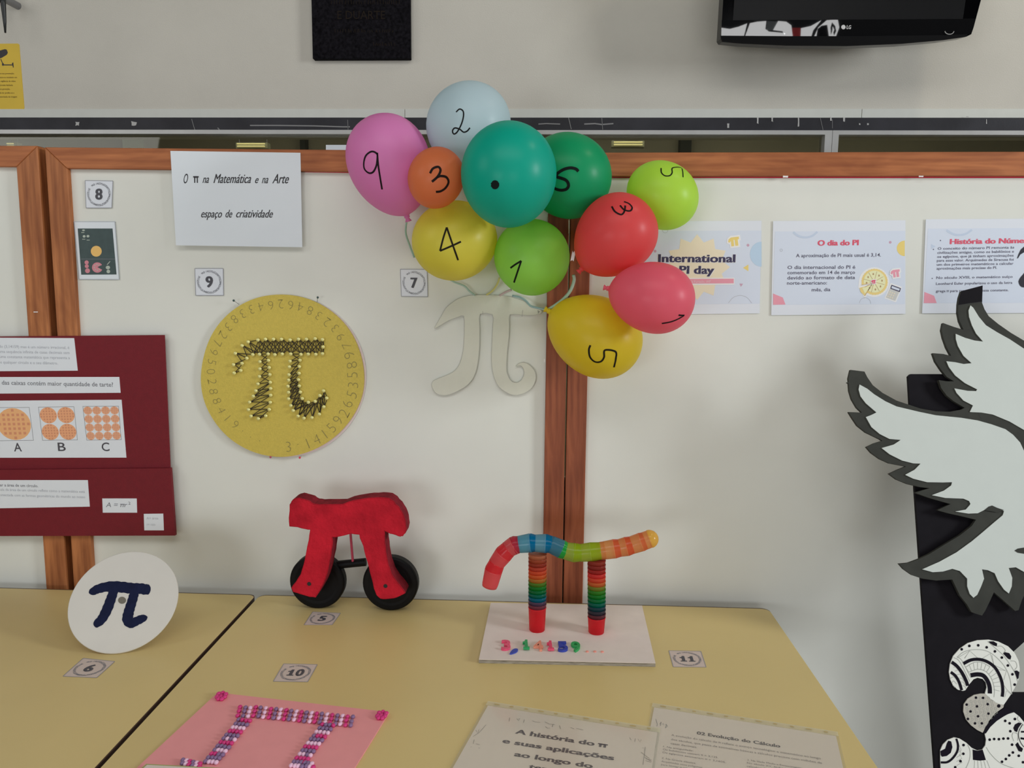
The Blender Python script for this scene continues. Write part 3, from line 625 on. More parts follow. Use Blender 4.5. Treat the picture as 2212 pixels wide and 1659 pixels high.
mk('body_text', bm, mat('slide_text', (78, 76, 92), .7), s3)
bm = bmesh.new(); stroke_bm(bm, [z(520, 290), z(600, 338), z(690, 355), z(780, 336), z(858, 286)], 4.5, PAP, .0008, sm=5); mk('blue_arc', bm, mat('slide_arc', (165, 176, 192), .7), s3)
plate('blue_triangle', [z(315, 475), z(375, 505), z(318, 540)], PAP, .0008, .0001, mat('slide_arc', (165, 176, 192), .7), s3)
plate('pink_pentagon', [z(228, 1110), z(355, 1160), z(390, 1257), z(218, 1258)], PAP, .0008, .0001, M_pinkp, s3)
bm = bmesh.new()
plate_bm([(2197, 558), (2200, 549), (2205, 539), (2213, 532), (2225, 528), (2270, 528), (2270, 545), (2225, 545), (2212, 545), (2204, 550), (2199, 558)], PAP, .001, .0001, bm)
plate_bm([(2228, 545), (2240, 545), (2230, 600), (2222, 618), (2212, 621), (2204, 618), (2200, 608), (2205, 598), (2212, 590), (2220, 572)], PAP, .001, .0001, bm, smooth=2)
plate_bm([(2252, 545), (2264, 545), (2262, 600), (2270, 612), (2262, 620), (2250, 612)], PAP, .001, .0001, bm)
bmesh.ops.recalc_face_normals(bm, faces=bm.faces); mk('large_pi', bm, mat('print_black', (22, 22, 34), .6), s3)

# ------------------------------------------------------------------ maroon poster
mp = thing('maroon_poster', 'maroon two-sheet poster about pie boxes A, B and C, at the left edge', 'poster')
M_mar = mat('maroon_card', (94, 6, 20), .7, noise=.05, nscale=60, bump=.15, bscale=500)
z = mapz(0, 700, .2894)
PM = wallp(YF-.0036); PM2 = wallp(YF-.0120)
plate('upper_sheet', [(-260, 731), (0, 727), (355, 723.8), (368, 1018), (0, 1020), (-260, 1023)], PM, 0, .003, M_mar, mp)
plate('lower_sheet', [(-260, 1019), (0, 1015), (368, 1011.5), (378, 1157), (0, 1158), (-260, 1160)], PM2, 0, .009, M_mar, mp)
M_ps = mat('poster_label_paper', (190, 194, 200), .75)
def lab(pts, pl, nm='glued_label'): return plate(nm, [z(*p) for p in pts], pl, .0006, .0005, M_ps, mp)
l1 = lab([(-700, 100), (0, 102), (553, 105), (580, 348), (0, 352), (-700, 356)], PM)
l2 = lab([(-700, 396), (890, 395), (900, 513), (0, 519), (-700, 526)], PM)
l3 = lab([(-700, 580), (0, 572), (907, 565), (943, 997), (0, 998), (-700, 1000)], PM)
l4 = lab([(-700, 1167), (0, 1165), (655, 1165), (670, 1363), (0, 1375), (-700, 1385)], PM2)
l5 = lab([(763, 1302), (1020, 1302), (1023, 1408), (767, 1408)], PM2)
l6 = lab([(1073, 1417), (1218, 1415), (1223, 1540), (1077, 1540)], PM2)
def rtext(lines, pl, cap, m, parent, nm='printed_text', bold=.006, off=.0008):
    bm = bmesh.new()
    for s, xr, y in lines:
        B_ = pl.hit(*z(xr, y), off); sz = (pl.hit(101, 800)-pl.hit(100, 800)).length*cap
        text_w(bm, s, B_, V((1, 0, -.004)).normalized(), V((0, 0, 1)), V((0, -1, 0)), capsize=sz, align='R', bold=bold)
    return mk(nm, bm, m, parent)
rtext([('tem valor aproximado (3,14159) mas é um número irracional, é', 518, 186), ('uma sequência infinita de casas decimais sem', 520, 224), ('uma constante matemática que representa a', 522, 262), ('entre qualquer círculo e o seu diâmetro.', 432, 302)], PM, 5.6, M_inkl, l1)
rtext([('Qual das caixas contém maior quantidade de tarte?', 845, 468)], PM, 8.6, M_inkg, l2, bold=.01)
bm = bmesh.new()
for s, x, y in (('A', 135, 950), ('B', 463, 947), ('C', 790, 947)): text_px(bm, s, z(x-29, y), z(x+29, y), PM, .0008, cap=17, bold=.01, res=4)
mk('printed_letter', bm, mat('poster_ink', (62, 60, 66), .6), l3)
for nm, cs, k in (('pie_box', [(-40, 624), (218, 622), (250, 868), (-8, 871)], 1), ('pie_box', [(287, 620), (552, 617), (578, 865), (318, 868)], 2), ('pie_box', [(618, 615), (885, 613), (905, 863), (648, 867)], 4)):
    W = [PM.hit(*z(*c), .0008) for c in cs]; Lq = quadmap(W); n = PM.n
    bm = bmesh.new(); ribbon(bm, W, .0011, n, closed=True); mk(nm, bm, mat('box_outline', (96, 96, 100), .7), l3)
    bm = bmesh.new(); bd = bmesh.new()
    for i in range(k):
        for j in range(k):
            cu_, cv_, r_ = (i+.5)/k, (j+.5)/k, .485/k
            prism(bm, [Lq(cu_+r_*cos(a), cv_+r_*sin(a)) for a in [-2*pi*q/24 for q in range(24)]], n, .0002)
            m_ = {1: 7, 2: 6, 4: 5}[k]; st = 2*r_/m_
            for a in range(m_):
                for b in range(m_):
                    uu, vv = cu_-r_+st*(a+.5), cv_-r_+st*(b+.5)
                    if (uu-cu_)**2+(vv-cv_)**2 < (r_*.86)**2:
                        h = st*.27; prism(bd, [Lq(uu+dx, vv+dy)+n*.0002 for dx, dy in ((-h, -h), (-h, h), (h, h), (h, -h))], n, 0)
    mk('pie_print', bm, mat('pie_orange%d' % k, {1: (204, 150, 104), 2: (200, 144, 106), 4: (196, 146, 116)}[k], .7), l3)
    mk('lattice_print', bd, mat('lattice_print', (182, 122, 92), .7), l3)
rtext([('Como calcular a área de um círculo.', 285, 1218)], PM2, 5.8, M_inkg, l4, bold=.012)
rtext([('A fórmula da área de um círculo reflete como a matemática está', 634, 1260), ('conectada com as formas geométricas do mundo ao nosso', 636, 1300)], PM2, 5.3, M_inkl, l4)
bm = bmesh.new(); text_px(bm, 'A = πr', z(790, 1366), z(952, 1366), PM2, .0008, cap=9.5, shear=.25); text_px(bm, '2', z(958, 1348), z(975, 1348), PM2, .0008, cap=6); mk('formula', bm, M_inkg, l5)
bm = bmesh.new(); text_px(bm, 'A= área', z(1095, 1458), z(1182, 1458), PM2, .0008, cap=5); text_px(bm, 'r= raio', z(1097, 1505), z(1160, 1505), PM2, .0008, cap=5); mk('printed_text', bm, M_inkl, l6)

# ------------------------------------------------------------------ gold disc with string art
gd = thing('gold_string_art_disc', 'round gold board with a pi laid out in pins and black thread', 'wall art')
plate('backing_disc', circ(614, 813, 177, 174.5, 72), PAP, .0015, .0012, mat('pink_white_card', (190, 176, 178), .7), gd)
wob = [(609+(176+1.2*sin(3*a+1)+.8*sin(7*a))*cos(a), 811.5+(175.3+1.2*sin(3*a+1)+.8*sin(5*a))*sin(a)) for a in [2*pi*k/96 for k in range(96)]]
plate('gold_disc', wob, PAP, .0075, .0055, mat('gold_painted_board', (172, 154, 68), .55, noise=.05, nscale=220, bump=.35, bscale=420, spec=.35), gd)
z = mapz(400, 560, .27723); GO = .0078
PG = PAP; cen = PG.hit(*z(755, 908), GO); rr = (PG.hit(*z(755+553, 908), GO)-cen).length; ch_ = (PG.hit(*z(755+78, 908), GO)-cen).length
bm = bmesh.new(); N = len(PIDIG)
for i, ch in enumerate(PIDIG+'...'):
    a = radians(-86.5)+radians(336)*i/(N+2)
    if ch == '.' and i > 3: a += 0
    d = V((cos(a), 0, sin(a))); tgt = V((-sin(a), 0, cos(a)))
    jr = rr*(1+random.uniform(-.015, .015))
    if i < 14: cc = 1.15
    else: cc = .95
    text_w(bm, ch, cen+d*jr, tgt, -d, PG.n, capsize=ch_*cc*.9 if ch != '.' else ch_*.9, align='C', bold=-.026, res=3, center=(ch != '.'), shear=random.uniform(-.1, .15))
mk('pencilled_digits', bm, M_pencil, gd)
R1 = dict(
 top=[(497, 643), (573, 628), (632, 622), (694, 622), (756, 622), (823, 628), (888, 622), (950, 622), (1018, 618), (1075, 625)],
 end=[(1080, 682), (1075, 735)],
 low=[(533, 742), (585, 740), (652, 737), (705, 742), (762, 737), (828, 737), (908, 740), (964, 738), (1023, 740)],
 hookl=[(450, 672), (397, 732), (383, 820), (388, 885)], hookr=[(487, 770), (450, 810), (440, 865)],
 ll=[(588, 797), (588, 853), (585, 912), (573, 970), (557, 1023), (537, 1065), (508, 1112), (499, 1170), (519, 1220), (575, 1240)],
 lr=[(655, 787), (661, 843), (666, 897), (669, 957), (672, 1005), (672, 1057), (669, 1113), (661, 1168), (634, 1218)],
 rl=[(823, 793), (818, 837), (814, 898), (812, 940), (807, 988), (811, 1035), (811, 1085), (828, 1138), (847, 1177), (885, 1220), (930, 1236), (992, 1232), (1050, 1205), (1085, 1148), (1107, 1080)],
 rr=[(900, 785), (895, 835), (893, 887), (889, 937), (895, 985), (903, 1033), (918, 1083), (965, 1112), (1018, 1105), (1055, 1060), (1083, 1023)])
bm = bmesh.new(); n = V((0, -1, 0))
lathe(bm, V((0, 0, 0)), n, [(-.002, .0006), (.0035, .0006), (.0036, .0034), (.0046, .0045), (.0060, .0042), (.0072, .0026), (.0076, 0)], 14, caps=False)
pm = bpy.data.meshes.new('pin'); bm.to_mesh(pm); bm.free(); pm.materials.append(mat('brass', (226, 212, 140), .25, metal=.35, e=.75, spec=.8))
for p in pm.polygons: p.use_smooth = True
for lst in R1.values():
    for x, y in lst: place('pin', pm, PG.hit(*z(x, y), GO), gd)
W_ = {k: [PG.hit(*z(x, y), GO+.0022) for x, y in v] for k, v in R1.items()}
bm = bmesh.new()
def th(a, b, k=0): 
    if (a-b).length > 1e-4: tube(bm, [a+V((0, -.0003*k, 0)), b+V((0, -.0003*k, 0))], .00085, 5)
def zig(A, B, reps=2):
    N = max(len(A), len(B)); f_ = lambda Q, i: Q[min(len(Q)-1, int(round(i*(len(Q)-1)/(N-1))))]; ga = lambda i: f_(A, i); gb = lambda i: f_(B, i)
    for i in range(N):
        th(ga(i), gb(i), i % 3)
        if i+1 < N: th(ga(i), gb(i+1), (i+1) % 3); th(gb(i), ga(i+1), (i+2) % 3)
        if reps > 2 and i+2 < N: th(ga(i), gb(i+2), 1); th(gb(i), ga(i+2), 2)
T_, Lw = W_['top'], W_['low']
zig(T_, Lw+[W_['end'][1]], 3); zig([W_['hookl'][0]]+W_['hookl'], [Lw[0]]+[W_['hookr'][0]]+W_['hookr'], 2); th(W_['hookl'][0], Lw[1]); th(W_['hookl'][1], Lw[0])
th(T_[0], T_[1]); th(T_[-1], W_['end'][0]); th(W_['end'][0], W_['end'][1]); th(T_[-2], W_['end'][0], 1)
zig([Lw[1]]+W_['ll'], [Lw[2]]+W_['lr'], 2); zig([Lw[5]]+W_['rl'], [Lw[6]]+W_['rr'], 2)
RL, RR = W_['rl'], W_['rr']
zig(RL[3:9], RR[3:7], 3); zig(RL[7:], RR[6:], 3); th(RL[-2], RL[-1]); th(RL[-1], RR[-1])
mk('black_thread', bm, mat('black_thread', (34, 28, 26), .8), gd)
for x, y, x2, y2, c_, lb in ((378, 322, 420, 352, (38, 62, 60), 'dark green headed map pin at the upper left rim of the gold disc'), (1033, 298, 1028, 338, (38, 62, 60), 'dark green headed map pin at the upper right rim of the gold disc'), (665, 1542, 672, 1530, (150, 60, 84), 'dull pink headed map pin under the gold disc, the left of two'), (893, 1546, 905, 1532, (186, 44, 70), 'bright red headed map pin under the gold disc, the right of two')):
    t = thing('map_pin', lb, 'pin', 'map pins holding the gold disc')
    b0 = PAP.hit(*z(x2, y2), .0); a0 = PAP.hit(*z(x, y), .016)
    bm = bmesh.new(); tube(bm, [b0, a0], .0005, 6); mk('needle', bm, M_steel, t)
    bm = bmesh.new(); bmesh.ops.create_uvsphere(bm, u_segments=12, v_segments=8, radius=.0026, matrix=Matrix.Translation(a0)); mk('pin_head', bm, mat('pin_head_%d' % c_[0], c_, .3), t, smooth=True)

# ------------------------------------------------------------------ pale cardboard pi cutout
z = mapz(840, 580, .19892)
OUT = [(493, 655), (520, 600), (570, 515), (620, 430), (690, 370), (760, 325), (860, 297), (960, 288), (1060, 287), (1170, 290), (1290, 300), (1380, 325), (1470, 355), (1520, 400), (1600, 430), (1650, 450), (1662, 470), (1650, 490), (1600, 502), (1540, 510), (1450, 505), (1315, 500), (1308, 600), (1302, 750), (1285, 900), (1278, 1050), (1280, 1120), (1305, 1190), (1340, 1230), (1385, 1240), (1430, 1220), (1460, 1170), (1470, 1120), (1455, 1075), (1420, 1050), (1375, 1065), (1400, 1040), (1440, 1022), (1500, 1030), (1550, 1070), (1585, 1120), (1597, 1180), (1580, 1250), (1540, 1310), (1480, 1350), (1400, 1375), (1330, 1370), (1260, 1335), (1195, 1285), (1150, 1200), (1125, 1100), (1115, 1000), (1118, 850), (1125, 700), (1130, 600), (1125, 500), (990, 495), (985, 620), (985, 800), (975, 950), (955, 1080), (920, 1180), (860, 1260), (770, 1320), (670, 1365), (590, 1378), (520, 1360), (485, 1320), (465, 1270), (475, 1230), (500, 1210), (560, 1185), (660, 1145), (720, 1105), (770, 1030), (800, 930), (815, 820), (820, 650), (815, 515), (750, 528), (660, 560), (580, 605)]
pc_ = thing('pi_cutout', 'pale cardboard pi cutout with a curled foot under the balloons', 'cutout')
Pw = [PAP.hit(*z(*p), .004) for p in OUT]; Pw = smooth_pts(Pw, 2, True)
bm = bmesh.new(); prism(bm, Pw, V((0, -1, 0)), .003); bmesh.ops.recalc_face_normals(bm, faces=bm.faces); mk('card_shape', bm, mat('pale_cardboard', (180, 180, 168), .8, noise=.015, nscale=40, bump=.2, bscale=60), pc_)
bm = bmesh.new(); ribbon(bm, [p+V((0, -.0002, 0)) for p in Pw], .0007, V((0, -1, 0)), closed=True)
stroke_bm(bm, [z(1020, 462), z(1020, 498)], 1, PAP, .0042); stroke_bm(bm, [z(1455, 450), z(1445, 522)], 1, PAP, .0042)
mk('pencil_outline', bm, M_pencilw, pc_)
bm = bmesh.new()
for x, y in ((1620, 462), (1622, 481), (1630, 470)): plate_bm([z(*p) for p in circ(x, y, 5, n=8)], PAP, .0043, .0001, bm)
mk('dot_marks', bm, M_ink, pc_)
# ------------------------------------------------------------------ balloons
def balloon(label, px, py, y, a, b, color, strokes, wpx, axis=None, word='digit'):
    t = thing('balloon', label, 'balloon', 'balloons with handwritten marks')
    P = wallp(y).hit(px, py); s = (P-CAM).dot(CF)/FPX
    wv = (P-CAM).normalized(); r_ = (CR-wv*CR.dot(wv)).normalized(); u_ = (CU-wv*CU.dot(wv)).normalized()
    prof = []
    NX = 30
    for i in range(NX+1):
        th_ = pi*i/NX; x = -cos(th_); r = sin(th_)
        if x > .9 and r < .16: break
        k = .10 if axis else .03
        prof.append((x, r*(1-k*x-(.05 if axis else 0)*x*x*max(x, 0))))
    prof += [(1.0, .085), (1.02, .06), (1.035, .075), (1.05, .07), (1.06, .045), (1.09, .06), (1.13, .085), (1.135, .05)]
    if axis:
        A = (r_*axis[0]-u_*axis[1]).normalized(); B = A.cross(wv).normalized(); C = wv
        M = lambda x, c, q: P+A*(x*a*s)+B*(c*b*s)+C*(q*b*s)
    else:
        A = (wv*.62-u_*.78).normalized(); B = r_; C = A.cross(B)
        def M(x, c, q):
            v = A*x+B*c+C*q; m_ = (a+b)/2*.97
            return P+r_*(v.dot(r_)*a*s)+u_*(v.dot(u_)*b*s)+wv*(v.dot(wv)*m_*s)
    SEG = 44; bm = bmesh.new(); rings = []
    for x, r in prof: rings.append([bm.verts.new(M(x, max(r, 1e-4)*cos(2*pi*i/SEG), max(r, 1e-4)*sin(2*pi*i/SEG))) for i in range(SEG)])
    for p, q in zip(rings, rings[1:]):
        for i in range(SEG): bm.faces.new((p[i], p[(i+1) % SEG], q[(i+1) % SEG], q[i]))
    bm.faces.new(rings[-1]); bmesh.ops.remove_doubles(bm, verts=bm.verts, dist=1e-5); bmesh.ops.recalc_face_normals(bm, faces=bm.faces)
    tree = BVHTree.FromBMesh(bm)
    m = mat('latex_%d_%d_%d' % color, color, .48, spec=.35, noise=.02, nscale=12, e=.42 if color[2] > 40 else .52, latex=.45, coat=.22)
    # knot as its own part: last rings
    mk('balloon_skin', bm, m, t, smooth=True)
    def on(px, py):
        loc, nn, _, _ = tree.ray_cast(CAM, ray(px, py))
        return (loc, nn) if loc is not None else (None, None)
    bm = bmesh.new()
    for st in strokes:
        if isinstance(st, tuple):      # filled dot (x, y, r)
            cpt = [on(st[0]+st[2]*cos(k*pi/10)*(1+.08*sin(3*k)), st[1]+st[2]*1.08*sin(k*pi/10)) for k in range(20)]
            bm.faces.new([bm.verts.new(l+nn*.0006) for l, nn in cpt]); continue
        pts = [V((x, y_, 0)) for x, y_ in st]; pts = smooth_pts(pts, 6)
        L = [on(p.x, p.y) for p in pts]; L = [q for q in L if q[0] is not None]
        if len(L) > 1: ribbon(bm, [l+nn*.0004 for l, nn in L], wpx*s*1.25, [nn for l, nn in L])
    bmesh.ops.recalc_face_normals(bm, faces=bm.faces)
    mk('handwritten_'+word, bm, mat('marker_on_%d_%d_%d' % color, tuple(int(c*.08+6) for c in color), .6, spec=.15), t)
    t['_tree'] = 0
    return t, on, s
za = mapz(740, 170, .3074); zb = mapz(1160, 320, .31344)
A_ = lambda L: [za(*p) for p in L]; B_ = lambda L: [zb(*p) for p in L]
balloon('pink balloon with a handwritten 9, leftmost of the bunch', 843, 358, -.113, 109, 89, (188, 106, 148), [A_([(245, 565), (242, 528), (205, 512), (165, 540), (150, 590), (155, 635), (185, 662), (215, 655), (238, 610), (245, 550), (244, 520)]), A_([(244, 520), (250, 600), (262, 680), (278, 778)])], 3, axis=(.32, .95))
balloon('silver grey balloon with a handwritten 2, topmost of the bunch', 1012, 272, -.096, 91, 91, (146, 160, 164), [A_([(798, 235), (822, 214), (846, 227), (850, 262), (835, 320), (805, 375), (782, 388), (773, 366), (790, 346), (825, 356), (850, 375), (875, 368), (895, 345)])], 2.3)
balloon('small orange balloon with a handwritten 3', 942, 385, -.204, 61, 65, (228, 98, 60), [A_([(615, 665), (635, 632), (672, 620), (688, 645), (668, 688), (628, 724)]), A_([(664, 692), (690, 684), (728, 692), (744, 725), (725, 765), (690, 790), (656, 795)])], 4)
balloon('large teal balloon with a black dot, in front at the centre', 1099, 379, -.244, 103, 112, (0, 132, 114), [(1069.5, 399, 9)], 3, word='dot')
balloon('dark green balloon with a handwritten 6, behind the teal one', 1228, 381, -.109, 93, 91, (8, 124, 80), [A_([(1657, 652), (1640, 635), (1600, 627), (1550, 640), (1505, 672), (1480, 720), (1485, 765), (1530, 783), (1572, 776), (1588, 748), (1568, 712), (1500, 688)])], 5)
balloon('lime green balloon with a sideways 5, at the right by the top rail', 1431, 423, -.084, 76.5, 73.5, (140, 182, 58), [B_([(855, 138), (858, 170), (882, 191), (915, 190), (931, 170), (934, 137), (990, 134), (1003, 160), (1006, 201)])], 2.2)
tr3, on3, s3_ = balloon('red balloon with a sideways 3, right of the dark green one', 1327, 511, -.168, 96, 84.5, (196, 62, 62), [B_([(515, 402), (538, 438), (580, 458), (602, 436), (608, 396)]), B_([(572, 395), (600, 425), (640, 433), (655, 412), (636, 385), (600, 369)])], 3, axis=(-.715, .70))
balloon('golden yellow balloon with a handwritten 4', 982, 521, -.100, 92, 85.5, (200, 160, 60), [A_([(732, 1045), (708, 1120), (685, 1210)]), A_([(685, 1210), (760, 1178), (832, 1145)]), A_([(732, 1045), (775, 1170), (812, 1275)])], 3)
balloon('bright green balloon with a handwritten 1', 1149, 557, -.100, 81.5, 82, (122, 186, 68), [A_([(1180, 1330), (1215, 1305), (1256, 1280)]), A_([(1256, 1280), (1232, 1350), (1205, 1432)])], 3)
balloon('rose red balloon with a sideways 1, in front of the red and mustard ones', 1407, 642, -.238, 93, 76.5, (208, 78, 92), [B_([(860, 1208), (920, 1197), (970, 1178), (1015, 1152)]), B_([(1015, 1152), (995, 1152), (975, 1150)])], 3, axis=(-.97, -.2))
balloon('mustard yellow balloon with a sideways 5, lowest of the bunch', 1283, 724, -.112, 107, 86, (178, 162, 36), [B_([(368, 1358), (358, 1390), (366, 1440), (400, 1472), (440, 1470), (462, 1440), (468, 1392), (540, 1402), (543, 1450), (530, 1510)])], 3.2, axis=(-.88, -.47))
# tape on the red balloon
for (cx_, cy_, w1, h1, an) in ((1278, 443, 28, 8, -.5), (1238, 553, 7, 22, .2)):
    Q = wallp(-.14)
    plate('tape_tab', [(cx_+(x*cos(an)-y_*sin(an)*1)*1, cy_+x*sin(an)+y_*cos(an)) for x, y_ in ((-w1/2, -h1/2), (-w1/5, -h1*.3), (w1/4, -h1*.62), (w1/2, -h1/2), (w1/2, h1/2), (0, h1*.4), (-w1/2, h1*.55))], Q, 0, .002, mat('white_tape', (205, 205, 200), .7), tr3)
# strings and ribbons
def string(label, pts, y0, y1, rpx, c_, name='balloon_tie'):
    N = len(pts); P = [wallp(y0+(y1-y0)*i/(N-1)).hit(*p) for i, p in enumerate(pts)]; P = smooth_pts(P, 5)
    bm = bmesh.new(); tube(bm, P, rpx*.00103, 8)
    tag(mk(name, bm, mat('tie_%d_%d' % c_[:2], c_, .5), smooth=True), label, 'tie', 'coloured rubber balloon ties')
GT = (128, 158, 146)
string('grey green tie hanging from the knot of the pink balloon', [(880, 471), (877, 488), (877, 506), (885, 530), (895, 556)], -.06, -.012, 2, GT)
string('grey green tie running from the golden yellow balloon down to the pi cutout', [(972, 604), (983, 610), (1003, 618), (1014, 629), (1026, 638)], -.03, -.012, 2, (142, 165, 158))
string('yellow tie running from the bright green balloon to the pi cutout', [(1079, 600), (1074, 614), (1064, 628), (1051, 637)], -.03, -.012, 2, (182, 178, 110))
string('pale pink tie above the middle of the pi cutout', [(1104, 626), (1092, 631), (1080, 638)], -.03, -.012, 2.4, (178, 160, 165))
string('blue grey tie lying across the right end of the pi cutout', [(1107, 639), (1125, 643), (1138, 652), (1146, 661), (1160, 665), (1180, 669)], -.014, -.05, 2.4, (138, 162, 168))
string('thick grey green tie joining the knots of the red and mustard balloons', [(1239, 594), (1240, 606), (1232, 628), (1218, 645), (1200, 659), (1184, 669)], -.11, -.09, 3.4, (136, 158, 142))

# ------------------------------------------------------------------ red pi on wheels
rp = thing('red_pi_sculpture', 'red foam pi sculpture standing on two black wheels', 'sculpture')
z = mapz(560, 1020, .21695)
RP = [(300, 325), (320, 290), (350, 265), (390, 255), (430, 266), (500, 285), (545, 315), (600, 322), (700, 320), (830, 318), (900, 290), (1000, 270), (1100, 255), (1200, 250), (1290, 258), (1340, 290), (1390, 345), (1430, 410), (1455, 480), (1465, 560), (1455, 610), (1430, 640), (1405, 645), (1360, 630), (1300, 615), (1250, 590), (1250, 700), (1262, 800), (1285, 920), (1318, 1010), (1370, 1090), (1440, 1175), (1455, 1205), (1400, 1235), (1340, 1258), (1260, 1266), (1205, 1262), (1165, 1225), (1140, 1160), (1115, 1050), (1090, 950), (1060, 850), (1035, 740), (1000, 660), (995, 625), (910, 615), (790, 645), (728, 650), (730, 720), (715, 830), (690, 950), (660, 1060), (620, 1150), (560, 1250), (500, 1245), (400, 1215), (335, 1195), (318, 1155), (360, 1100), (410, 1020), (440, 920), (465, 800), (490, 680), (505, 575), (460, 570), (380, 550), (298, 543), (292, 450)]
YR = -.158; PR = wallp(YR)
F = [PR.hit(*z(*p)) for p in RP]
F2 = []
for i, p in enumerate(F):      # subdivide and roughen the cut edge a little
    q = F[(i+1) % len(F)]; F2 += [p, (p+q)/2+V((random.uniform(-.0008, .0008), 0, random.uniform(-.0008, .0008)))]
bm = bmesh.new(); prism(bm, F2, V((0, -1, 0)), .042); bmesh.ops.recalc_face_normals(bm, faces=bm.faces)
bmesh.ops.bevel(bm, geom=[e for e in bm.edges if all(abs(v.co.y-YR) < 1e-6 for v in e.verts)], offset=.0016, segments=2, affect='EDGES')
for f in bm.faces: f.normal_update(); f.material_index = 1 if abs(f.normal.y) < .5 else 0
mk('pi_shape', bm, [mat('red_painted_foam', (162, 26, 40), .85, noise=.2, nscale=24, bump=.9, bscale=170, spec=.12, e=.68), mat('dark_foam_side', (112, 28, 38), .9, noise=.2, nscale=60, bump=.9, bscale=200, spec=.1, e=.7)], rp)  # side faces get a darker red than the front
bm = bmesh.new()
for x, y in ((497, 1112), (1257, 1133)): lathe(bm, PR.hit(*z(x, y)), V((0, -1, 0)), [(-.002, .0045), (.0004, .0045)], 14)
mk('axle_end', bm, mat('axle_black', (20, 18, 18), .6), rp)
M_tyre = mat('black_wheel', (8, 8, 10), .5, spec=.18, noise=.15, nscale=20)
YWh = -.114
for cx_, cy_ in ((686.5, 1250), (844, 1250)):
    c_ = wallp(-.105).hit(cx_, cy_); c_.z = TZ+.0625; c_.y = YWh; R_ = .0625
    bm = bmesh.new(); lathe(bm, c_, V((0, 1, 0)), [(0, .008), (.0005, .044), (-.0002, .050), (0, R_-.004), (.0015, R_-.0015), (.005, R_), (.022, R_), (.0255, R_-.0015), (.027, R_-.004), (.027, .044)], 48)
    wh = mk('wheel', bm, M_tyre, rp)
    bm = bmesh.new(); lathe(bm, c_+V((0, -.03, 0)), V((0, 1, 0)), [(0, .004), (.07, .004)], 12); mk('axle', bm, M_steel, rp)
a_ = wallp(-.10).hit(728, 1220); b_ = wallp(-.10).hit(790, 1214)
bm = bmesh.new(); tube(bm, [a_+(b_-a_)*k for k in (0, .04, .12, .5, .88, .96, 1)], .0092, 12); mk('connecting_bar', bm, M_tyre, rp)
bm = bmesh.new(); tube(bm, [wallp(-.135).hit(757, 1150), wallp(-.115).hit(762, 1212)], .0028, 8); mk('pink_stick', bm, mat('pink_stick', (160, 55, 80), .5), rp)

# ------------------------------------------------------------------ rainbow cup sculpture
cs = thing('cup_sculpture', 'pi built from translucent rainbow coloured cups on a grey base board', 'sculpture')
ZB_ = TZ+.0095; PBs = Plane((0, 0, ZB_), (0, 0, 1))
plate('base_board', [(1060, 1302), (1387, 1308), (1416, 1432), (1034.5, 1424)], PBs, 0, .0012, mat('grey_card_top', (184, 174, 167), .8, noise=.02, e=.6), cs)
plate('board_core', [(1060, 1302), (1387, 1308), (1416, 1432), (1034.5, 1424)], PBs, -.0013, .0080, mat('corrugated_edge', (128, 122, 112), .9, noise=.35, nscale=60, stretch=(1, 1, 12)), cs)
def cupm(c): return mat('cup_%d_%d_%d' % c, c, .18, spec=.45, trans=.20, e=.72)
zc = mapz(1000, 1100, .25316)
def leg(px, ybot, ytop, yred, cols):
    base = PBs.hit(px, ybot-5.5); pl = wallp(base.y)
    zz = lambda y: pl.hit(px, y).z
    s = (pl.hit(px+1, ybot)-pl.hit(px, ybot)).length
    o = V((base.x, base.y, 0)); z1 = zz(yred); z2 = zz(ytop)
    up = V((0, 0, 1)); xt = pl.hit(px+(1 if px < 1200 else .5), ytop).x
    bm = bmesh.new(); lathe(bm, o+V((0, 0, ZB_)), up, [(0, 16*s), (.001, 16.8*s), (z1-ZB_-.002, 19*s), (z1-ZB_-.0015, 19.6*s), (z1-ZB_, 19.6*s)], 28)
    mk('cup', bm, cupm((222, 34, 46)), cs, smooth=True)
    N = len(cols)
    for i, c in enumerate(cols):
        a = z1+(z2-z1)*i/N; h = (z2-z1)/N; dx = (xt-base.x)*(i/N)
        bm = bmesh.new(); lathe(bm, o+V((dx, 0, a+.0002)), up, [(0, 18.9*s), (h*.70, 19.35*s), (h*.78, 19.75*s), (h*.95, 19.7*s), (h-.0003, 19.3*s)], 28)
        ob = mk('cup', bm, cupm(c), cs)
        for p in ob.data.polygons: p.use_smooth = True
    return base, s
bl, s_ = leg(1160, 1366, 1196, 1311, [(126, 62, 78), (96, 74, 100), (0, 112, 138), (0, 116, 96), (8, 124, 66), (26, 136, 48), (96, 142, 46), (190, 128, 54), (212, 106, 54), (214, 92, 56), (196, 80, 60), (168, 66, 48), (176, 84, 56), (188, 118, 84)])
br, s_ = leg(1288, 1371, 1209, 1332, [(104, 50, 60), (62, 58, 70), (34, 74, 84), (0, 112, 92), (6, 124, 66), (24, 134, 44), (60, 142, 40), (130, 142, 50), (206, 112, 58), (216, 88, 60), (222, 66, 62), (176, 50, 46), (156, 56, 48), (160, 62, 50)])
SY = (bl.y+br.y)/2; PSn = wallp(SY)
